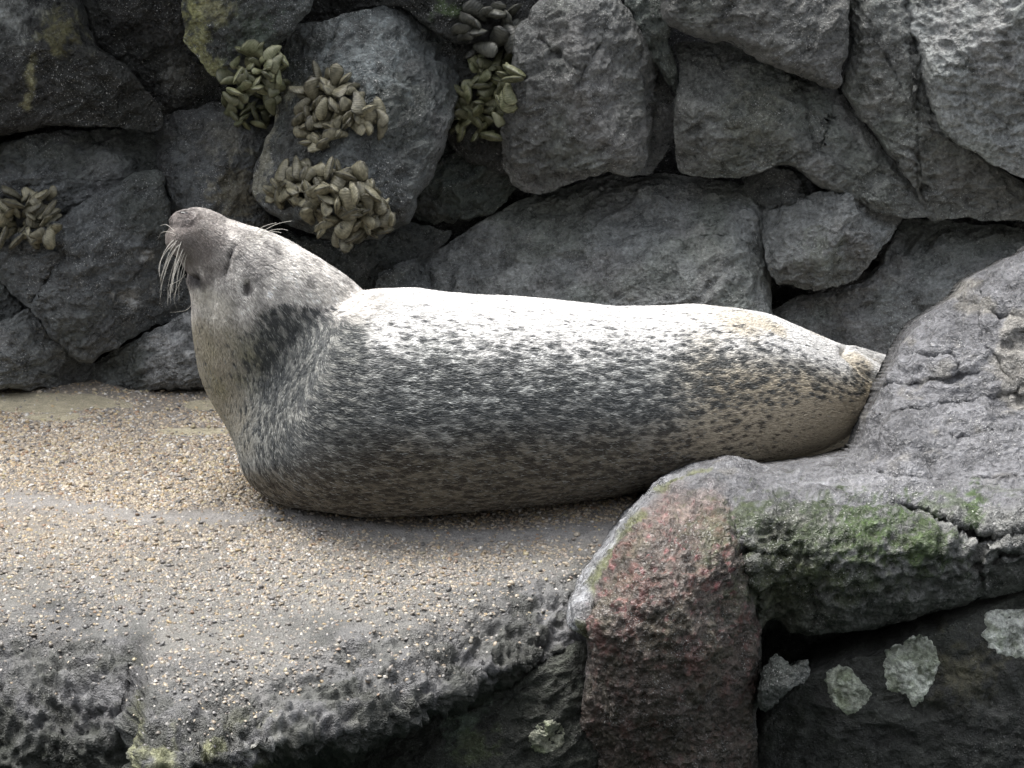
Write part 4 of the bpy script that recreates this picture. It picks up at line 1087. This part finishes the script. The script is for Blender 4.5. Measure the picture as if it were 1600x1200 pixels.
add_part(*loft(nc, nu_, np.tile(-FWD, (len(nc), 1)), na, nb))
def blob(c, r, M=14):
    V, Q, T = [], [], []
    n = 9
    cen = [np.array(c) + np.array([0, 0, r[2] * math.cos(math.pi * (i + .5) / n)]) for i in range(n)]
    s = [math.sin(math.pi * (i + .5) / n) for i in range(n)]
    return loft(np.array(cen), np.tile([1, 0, 0], (n, 1)), np.tile([0, 1, 0], (n, 1)), [r[0] * k for k in s], [r[1] * k for k in s], M)
def pxy(x, y, Y): return at_Y(np.array(float(x)), np.array(float(y)), Y)
# whisker pads, cheek, hips
add_part(*blob(pxy(290, 375, .065), (.036, .034, .040)))
add_part(*blob(pxy(282, 372, .145), (.032, .034, .038)))
add_part(*blob(pxy(345, 440, .085), (.065, .060, .06)))
add_part(*blob(pxy(1150, 560, .36), (.17, .15, .10)))
add_part(*blob(pxy(560, 590, .13), (.13, .12, .15)))
add_part(*blob(pxy(500, 650, .14), (.14, .14, .15)))
add_part(*blob(pxy(455, 690, .17), (.12, .15, .13)))
# hind flippers: two flattened lobes lying back behind the rock
for (p0, p1, p2, wv, tv) in (((1262, 560, .50), (1345, 570, .56), (1470, 616, .64), .065, .036), ((1290, 625, .36), (1370, 640, .44), (1480, 668, .48), .085, .032)):
    c = catmull([pxy(*p0), pxy(*p1), pxy(*p2)], 6)
    t_ = np.gradient(c, axis=0); t_ /= np.linalg.norm(t_, axis=1, keepdims=True)
    up = np.tile(np.array([0.1, .45, .9]), (len(c), 1)); up -= t_ * (up * t_).sum(1, keepdims=True); up /= np.linalg.norm(up, axis=1, keepdims=True)
    sd = np.cross(t_, up)
    pr_ = np.linspace(0, 1, len(c))
    add_part(*loft(c, up, sd, wv * (0.75 + .3 * pr_) * np.sqrt(np.maximum(1 - pr_ ** 6, .05)), tv * (1 - .45 * pr_), 24))
V = np.vstack(VS)
me = bpy.data.meshes.new('seal_raw'); me.from_pydata(V.tolist(), [], FS); me.update()
tmp = bpy.data.objects.new('seal_raw', me); COL.objects.link(tmp)
rm = tmp.modifiers.new('r', 'REMESH'); rm.mode = 'VOXEL'; rm.voxel_size = 0.0075
sm = tmp.modifiers.new('s', 'SMOOTH'); sm.factor = .5; sm.iterations = 14
dg = bpy.context.evaluated_depsgraph_get(); dg.update()
ev = tmp.evaluated_get(dg)
me2 = bpy.data.meshes.new_from_object(ev)
bpy.data.objects.remove(tmp)
nv = len(me2.vertices)
SV = np.empty(nv * 3); me2.vertices.foreach_get('co', SV); SV = SV.reshape(-1, 3)
me2.calc_loop_triangles()
ST = np.empty(len(me2.loop_triangles) * 3, np.int32); me2.loop_triangles.foreach_get('vertices', ST); ST = ST.reshape(-1, 3)
SQ = proj(SV)
wm = (smooth(170, 70, seg_dist(SQ, [(590, 510), (560, 600), (500, 680), (420, 730)])) * smooth(470, 510, SQ[:, 1]))[:, None] * .6
wm = np.maximum(wm, .5 * smooth(640, 720, SQ[:, 0])[:, None])
E_ = np.vstack([ST[:, [0, 1]], ST[:, [1, 2]], ST[:, [2, 0]]])
deg = np.bincount(E_[:, 0], minlength=nv).astype(float)
for _ in range(130):
    A_ = np.stack([np.bincount(E_[:, 0], SV[E_[:, 1], k], nv) for k in range(3)], -1) / deg[:, None]
    SV = SV + wm * (A_ - SV)
SN = vnormals(SV, ST)
# skin folds at the neck, creases of the face
SQ = proj(SV)
near = SN @ FWD < 0.3
def groove(line, w, dep):
    d = seg_dist(SQ, line)
    return -dep * np.exp(-(d / w) ** 2) * near
g = groove([(268, 392), (285, 425), (306, 438)], 5, .010) + groove([(306, 438), (318, 462), (332, 490)], 5, .007)
g = g + groove([(366, 384), (357, 402), (353, 428)], 3, .005) + groove([(352, 346), (358, 362)], 7, .004) + groove([(300, 352), (280, 356), (266, 352)], 6, .004) + groove([(330, 425), (336, 470)], 7, .003) + groove([(384, 446), (386, 456)], 6, .013)
g = g + groove([(566, 470), (580, 490), (596, 530)], 14, .004)
g = g + groove([(292, 332), (299, 337)], 3.5, .008) + groove([(1318, 548), (1350, 578), (1392, 602)], 7, .016)
g = g + 0.004 * fbm(SV * 7, 2, 91)
SV = SV + SN * g[:, None]
SV[:, 2] = np.where(SV[:, 2] < 0.012, 0.006 + (SV[:, 2] - 0.006) * 0.15, SV[:, 2])
SN = vnormals(SV, ST)

# spine for the lie of the coat
spine = np.vstack([nc[::-1][:-14], bc[22:]])
spt = np.gradient(spine, axis=0); spt /= np.linalg.norm(spt, axis=1, keepdims=True)
def coat_dir(P, N):
    out = np.zeros_like(P)
    for s0 in range(0, len(P), 20000):
        q = P[s0:s0 + 20000]
        d2 = ((q[:, None] - spine[None]) ** 2).sum(-1)
        w = np.exp(-(d2 - d2.min(1, keepdims=True)) / .008)
        out[s0:s0 + 20000] = (w[..., None] * spt[None]).sum(1)
    out += np.array([0, 0, -.36])
    out -= N * (out * N).sum(1, keepdims=True)
    return out / np.maximum(np.linalg.norm(out, axis=1, keepdims=True), 1e-9)

def coat_colour(P, N, fd):
    q = proj(P); x, y = q[:, 0], q[:, 1]
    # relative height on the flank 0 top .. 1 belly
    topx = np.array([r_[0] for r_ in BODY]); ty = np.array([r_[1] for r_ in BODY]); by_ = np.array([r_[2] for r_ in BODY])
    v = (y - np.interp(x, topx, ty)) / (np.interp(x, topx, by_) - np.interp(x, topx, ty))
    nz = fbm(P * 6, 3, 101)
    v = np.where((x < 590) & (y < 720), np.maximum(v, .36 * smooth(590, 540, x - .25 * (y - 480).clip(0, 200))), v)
    back = np.array([.66, .65, .63]); flank = np.array([.45, .455, .435]); belly = np.array([.20, .178, .14])  # coat tones; pale back and dark belly also carry painted top light and shade
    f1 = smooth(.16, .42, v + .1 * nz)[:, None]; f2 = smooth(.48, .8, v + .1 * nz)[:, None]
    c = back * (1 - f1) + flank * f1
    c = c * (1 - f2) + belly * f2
    hind = smooth(980, 1150, x)[:, None] * smooth(.2, .5, v)[:, None]
    c = c * (1 - hind) + np.array([.48, .42, .32]) * hind
    hip = (smooth(1020, 1180, x) * smooth(.35, .1, np.abs(v - .25)) * smooth(-.2, .4, nz))[:, None]
    c = c * (1 - .6 * hip) + np.array([.52, .44, .30]) * .6 * hip
    # neck and throat
    nk = (smooth(600, 540, x) * smooth(760, 690, y))[:, None]
    nkc = np.array([.31, .31, .285])
    c = c * (1 - nk) + nkc * nk
    thr = (smooth(400, 320, x + 40 * nz) * smooth(455, 500, y))[:, None]
    c = c * (1 - thr) + np.array([.34, .31, .245]) * thr
    olive = (smooth(75, 20, np.hypot((x - 372) * 1.2, (y - 545) * .5)) * smooth(-.5, .3, nz))[:, None]
    c = c * (1 - .7 * olive) + np.array([.26, .24, .10]) * .7 * olive
    # head
    hd = (smooth(520, 470, y + 25 * nz) * smooth(640, 560, x))[:, None]
    crown = np.array([.56, .535, .50]) * (1 + .55 * fbm((P - fd * (P * fd).sum(1, keepdims=True) * .75) * 80, 3, 120)[:, None]) * (1 + .55 * fbm(P * 30, 3, 121)[:, None])
    c = c * (1 - hd) + crown * hd
    mz = (smooth(112, 18, np.hypot(x - 296, (y - 378) * .9) + 10 * nz + 16 * fbm(P * 30, 3, 132)))[:, None]
    c = c * (1 - .85 * mz) + np.array([.125, .104, .092]) * (1 + .45 * fbm((P - fd * (P * fd).sum(1, keepdims=True) * .6) * 85, 3, 127)[:, None]) * .85 * mz
    nose = smooth(34, 14, np.hypot(x - 285, y - 340))[:, None]
    c = c * (1 - .6 * nose) + np.array([.05, .038, .038]) * .6 * nose
    tuft = (smooth(30, 10, np.hypot((x - 340) * .8, (y - 478))) + smooth(26, 8, np.hypot(x - 318, (y - 462)))).clip(0, 1)[:, None]
    c = c * (1 - .55 * tuft) + np.array([.56, .53, .46]) * .55 * tuft
    for (sx, sy, sr, ss) in ((386, 451, 11, .8), (305, 436, 14, .9), (360, 395, 7, .45), (355, 415, 6, .45), (316, 446, 9, .6), (400, 420, 26, .35), (420, 395, 22, .25)):
        w = smooth(sr, sr * .45, np.hypot(x - sx, (y - sy) * .8) + 3 * nz)[:, None] * ss
        c = c * (1 - w) + np.array([.035, .03, .03]) * w
    # spots: dense on the side of neck and upper flank, thin on the back and the throat
    den = .16 + .26 * smooth(.05, .34, v) - .06 * smooth(.55, .85, v)
    edge_ = np.interp(x, [380, 395, 430, 480, 520, 560, 600], [520, 496, 474, 474, 478, 505, 560])
    den = den + .30 * smooth(-26, 34, y - edge_ + 14 * nz + 22 * fbm(P * 24, 3, 131)) * smooth(372, 428, x - .12 * (y - 560) + 25 * nz) * smooth(590, 490, x + 20 * nz - .6 * (y - 480).clip(0, 120)) * smooth(780, 600, y)
    den = den + .11 * np.exp(-((x - 760) / 230) ** 2 - ((y - 615) / 55) ** 2) + .08 * np.exp(-((x - 1110) / 180) ** 2 - ((y - 600) / 45) ** 2)
    den = den * (1 - smooth(420, 340, x) * .55 * smooth(450, 500, y))
    den = den * (1 - .9 * hd[:, 0] * smooth(6, -10, y - edge_ + 14 * nz))
    den = np.where(y < 470, np.minimum(den, .30 + .3 * smooth(440, 560, x) * smooth(640, 560, x) * smooth(400, 470, y)), den)
    den = np.minimum(den + .07 * smooth(.45, .6, v) * smooth(1150, 950, x), .62) + .05 * nz
    den = np.maximum(den, .20 * smooth(330, 360, x) * smooth(500, 520, y))
    den = den + .13 * np.exp(-((x - 490 - .15 * (y - 590)) / 85) ** 2 - ((y - 590) / 110) ** 2) * smooth(-20, 25, y - edge_ + 20 * fbm(P * 24, 3, 131))
    den = den * (1 - .5 * smooth(1050, 1300, x) * smooth(.45, .65, v)) - .05 * smooth(1150, 1300, x) 
    w1, id1, _ = worley(P * 66, 111, fd, 2.2)
    w2, id2, _ = worley(P * 115 + 31, 112, fd, 2.4)
    sp = np.maximum(smooth(.12, -.10, w1 - den * (.62 + .5 * id1)), .8 * smooth(.12, -.1, w2 - den * (.45 + .5 * id2)))
    sp = np.clip(sp * smooth(.02, .14, den), 0, 1)[:, None]
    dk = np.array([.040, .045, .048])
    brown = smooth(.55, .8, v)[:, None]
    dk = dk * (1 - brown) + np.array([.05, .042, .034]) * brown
    st_ = fbm((P - fd * (P * fd).sum(1, keepdims=True) * .7) * 75, 2, 125)
    sp = sp * (1 - .30 * smooth(.28, .6, st_))[:, None]                # pale hairs showing through the dark patches
    wl, _, _ = worley(P * 62 + 9, 113, fd, 2.6)
    sp = sp * (1 - .72 * smooth(.36, .16, wl) * smooth(640, 540, x) * smooth(740, 640, y))[:, None]     # pale flecks on the dark neck
    c = c * (1 - .9 * sp) + dk * .9 * sp
    return np.clip(c, .01, .8)

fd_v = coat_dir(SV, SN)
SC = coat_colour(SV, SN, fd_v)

m, nt, b = mat_new('seal_skin')
at = nt.nodes.new('ShaderNodeAttribute'); at.attribute_name = 'Col'
nt.links.new(mixc(nt, 1.0, at.outputs['Color'], (.8, .8, .8), 'MULTIPLY'), b.inputs['Base Color'])
b.inputs['Roughness'].default_value = .6
M_SKIN = m
base_pt = np.array([SV[:, 0].mean(), SV[:, 1].mean(), 0])
seal = link('seal', mesh_from('seal', SV - base_pt, None, ST, SC, M_SKIN), None, 'spotted silver grey seal lying on the pebble ledge with its nose raised', 'seal')
seal.location = base_pt

def fur():
    rng = np.random.default_rng(9)
    a, b_, c = SV[ST[:, 0]], SV[ST[:, 1]], SV[ST[:, 2]]
    ar = np.linalg.norm(np.cross(b_ - a, c - a), axis=1) / 2
    mid = (a + b_ + c) / 3
    ar = ar * np.where(mid[:, 2] < .012, 0, 1)
    fn = (SN[ST[:, 0]] @ FWD)
    ar = ar * np.where(fn > .35, .25, 1)                # thinner on the far side
    n = 380000
    f = rng.choice(len(ar), n, p=ar / ar.sum())
    u = rng.random((n, 2)); fl = u.sum(1) > 1; u[fl] = 1 - u[fl]
    w0 = 1 - u.sum(1)
    P = a[f] * w0[:, None] + b_[f] * u[:, :1] + c[f] * u[:, 1:]
    N = SN[ST[f, 0]] * w0[:, None] + SN[ST[f, 1]] * u[:, :1] + SN[ST[f, 2]] * u[:, 1:]
    N /= np.linalg.norm(N, axis=1, keepdims=True)
    fd = coat_dir(P, N)
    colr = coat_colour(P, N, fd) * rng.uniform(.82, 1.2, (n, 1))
    q = proj(P)
    pale = (rng.random((n, 1)) < .07) & (q[:, 1:] > 455)
    colr = np.where(pale, np.maximum(colr, np.array([.33, .335, .31]) * rng.uniform(.6, 1.1, (n, 1))), colr)
    face = smooth(150, 60, np.hypot(q[:, 0] - 320, q[:, 1] - 390))
    L = rng.uniform(.009, .016, n) * (1 - .5 * face)
    jit = rng.normal(0, .16, (n, 3))
    d = fd + jit; d -= N * (d * N).sum(1, keepdims=True); d /= np.linalg.norm(d, axis=1, keepdims=True)
    lift = rng.uniform(.10, .30, n)
    p1 = P + d * (L * .5)[:, None] + N * (L * lift * .75)[:, None]
    p2 = P + d * L[:, None] + N * (L * lift * .55)[:, None]
    pts = np.stack([P - N * .0006, p1, p2], 1).reshape(-1, 3)
    pts[:, 2] = np.maximum(pts[:, 2], .003)
    hc = bpy.data.hair_curves.new('fur')
    hc.add_curves([3] * n)
    hc.points.foreach_set('position', (pts - base_pt).astype(np.float32).ravel())
    r_ = np.tile(np.array([.00060, .00055, .00018]), n).astype(np.float32)
    hc.points.foreach_set('radius', r_)
    atc = hc.attributes.new('Col', 'FLOAT_COLOR', 'CURVE')
    c4 = np.ones((n, 4), np.float32); c4[:, :3] = np.clip(colr, .005, .85)
    atc.data.foreach_set('color', c4.ravel())
    mm, nt, bb = mat_new('seal_fur')
    at = nt.nodes.new('ShaderNodeAttribute'); at.attribute_name = 'Col'
    nt.links.new(at.outputs['Color'], bb.inputs['Base Color'])
    bb.inputs['Roughness'].default_value = .55
    bb.inputs['Specular IOR Level'].default_value = .3
    hc.materials.append(mm)
    link('fur', hc, seal, kind='stuff')
fur()

# whiskers, nostril, eye, ear opening
seal_bvh = BVHTree.FromPolygons([Vector(v) for v in SV], ST.tolist())
def on_seal(x, y):
    d = ray(np.array(float(x)), np.array(float(y)))
    hit, nn, _, dist = seal_bvh.ray_cast(Vector(CAM), Vector(d))
    if hit is None: return pxy(x, y, .10), np.array([0, -1, 0])
    return np.array(hit), np.array(nn)

def tube(pts, r0, r1, M=5):
    pts = np.asarray(pts); n = len(pts)
    t = np.gradient(pts, axis=0); t /= np.linalg.norm(t, axis=1, keepdims=True)
    u = np.cross(t, [0.3, 1, .1]); u /= np.linalg.norm(u, axis=1, keepdims=True); w = np.cross(t, u)
    rr = np.linspace(r0, r1, n)
    return loft(pts, u, w, rr, rr, M)

m_wh, nt, b = mat_new('whisker'); b.inputs['Base Color'].default_value = (.46, .44, .39, 1); b.inputs['Roughness'].default_value = .35
def whisker(pix, y0, dY, r=.0006):
    h, nn = on_seal(*pix[0])
    P = [h - nn * .004]
    for i, (x, y) in enumerate(pix[1:], 1):
        P.append(pxy(x, y, h[1] + dY * i / (len(pix) - 1)))
    P = catmull(P, 5)
    Vv, Q, T = tube(P - base_pt, r, r * .35)
    me = mesh_from('whisker', Vv, np.array(Q), np.array(T), None, m_wh)
    link('whisker', me, seal)
WH = [[(272, 372), (262, 385), (252, 405), (249, 425)], [(276, 376), (266, 392), (256, 418), (250, 440)], [(280, 378), (268, 400), (257, 430), (249, 458)], [(278, 384), (264, 408), (254, 440), (250, 470)],
      [(284, 382), (272, 412), (263, 445), (262, 475)], [(283, 388), (272, 420), (268, 440), (268, 458)], [(288, 386), (276, 414), (270, 440), (264, 466)], [(290, 392), (280, 420), (276, 445), (273, 466)],
      [(286, 395), (273, 428), (264, 455), (262, 478)], [(292, 398), (288, 412), (288, 425), (286, 432)], [(276, 366), (262, 362), (252, 364), (248, 372)], [(272, 360), (262, 352), (256, 351), (250, 353)],
      [(290, 430), (280, 438), (268, 444), (262, 446)], [(300, 476), (292, 484), (280, 487), (266, 488)], [(284, 376), (268, 396), (260, 410), (254, 428)], [(290, 380), (281, 400), (278, 420), (276, 438)],
      [(294, 372), (299, 384), (303, 396), (306, 408)], [(290, 396), (286, 430), (272, 462), (276, 482)]]
wr_ = random.Random(4)
for _ in range(7):
    x0, y0 = wr_.uniform(274, 296), wr_.uniform(370, 398)
    ln = wr_.uniform(45, 88); lean = wr_.uniform(-.75, -.12)
    WH.append([(x0, y0), (x0 + lean * ln * .45, y0 + ln * .30), (x0 + lean * ln * .75, y0 + ln * .66), (x0 + lean * ln * (.8 + wr_.uniform(-.1, .15)), y0 + ln)])
for i, w_ in enumerate(WH): whisker(w_, .08, -.06 + .018 * (i % 6))
for w_ in ([(398, 364), (408, 356), (420, 351), (432, 348)], [(402, 366), (418, 357), (436, 349), (456, 345)], [(406, 368), (424, 360), (440, 358), (450, 360)], [(400, 368), (412, 366), (428, 362), (440, 364)], [(380, 368), (396, 372), (412, 374), (424, 371)]):
    whisker(w_, .1, -.03, .0008)

m_dark = plain('wet_dark_skin', (.012, .010, .010), .22, .6)
def bead(name, px, py, rx, ry, rz, mat, inset):
    h, nn = on_seal(px, py)
    Vv, Q, T = blob((0, 0, 0), (rx, rz, ry))
    me = mesh_from(name, Vv, np.array(Q), np.array(T), None, mat)
    o = link(name, me, seal)
    o.location = h - nn * inset - base_pt
    return o
n_ = bead('nostril', 289, 333, .0105, .004, .006, m_dark, .0015); n_.rotation_euler = (0, .2, 0)
e_ = bead('eye', 359, 402, .0028, .012, .005, m_dark, .0036); e_.rotation_euler = (0, .28, 0)
bead('ear_opening', 386, 451, .0035, .0055, .004, m_dark, .0034)

# report the outline for tuning
if __name__ == '__main__' and False:
    pass
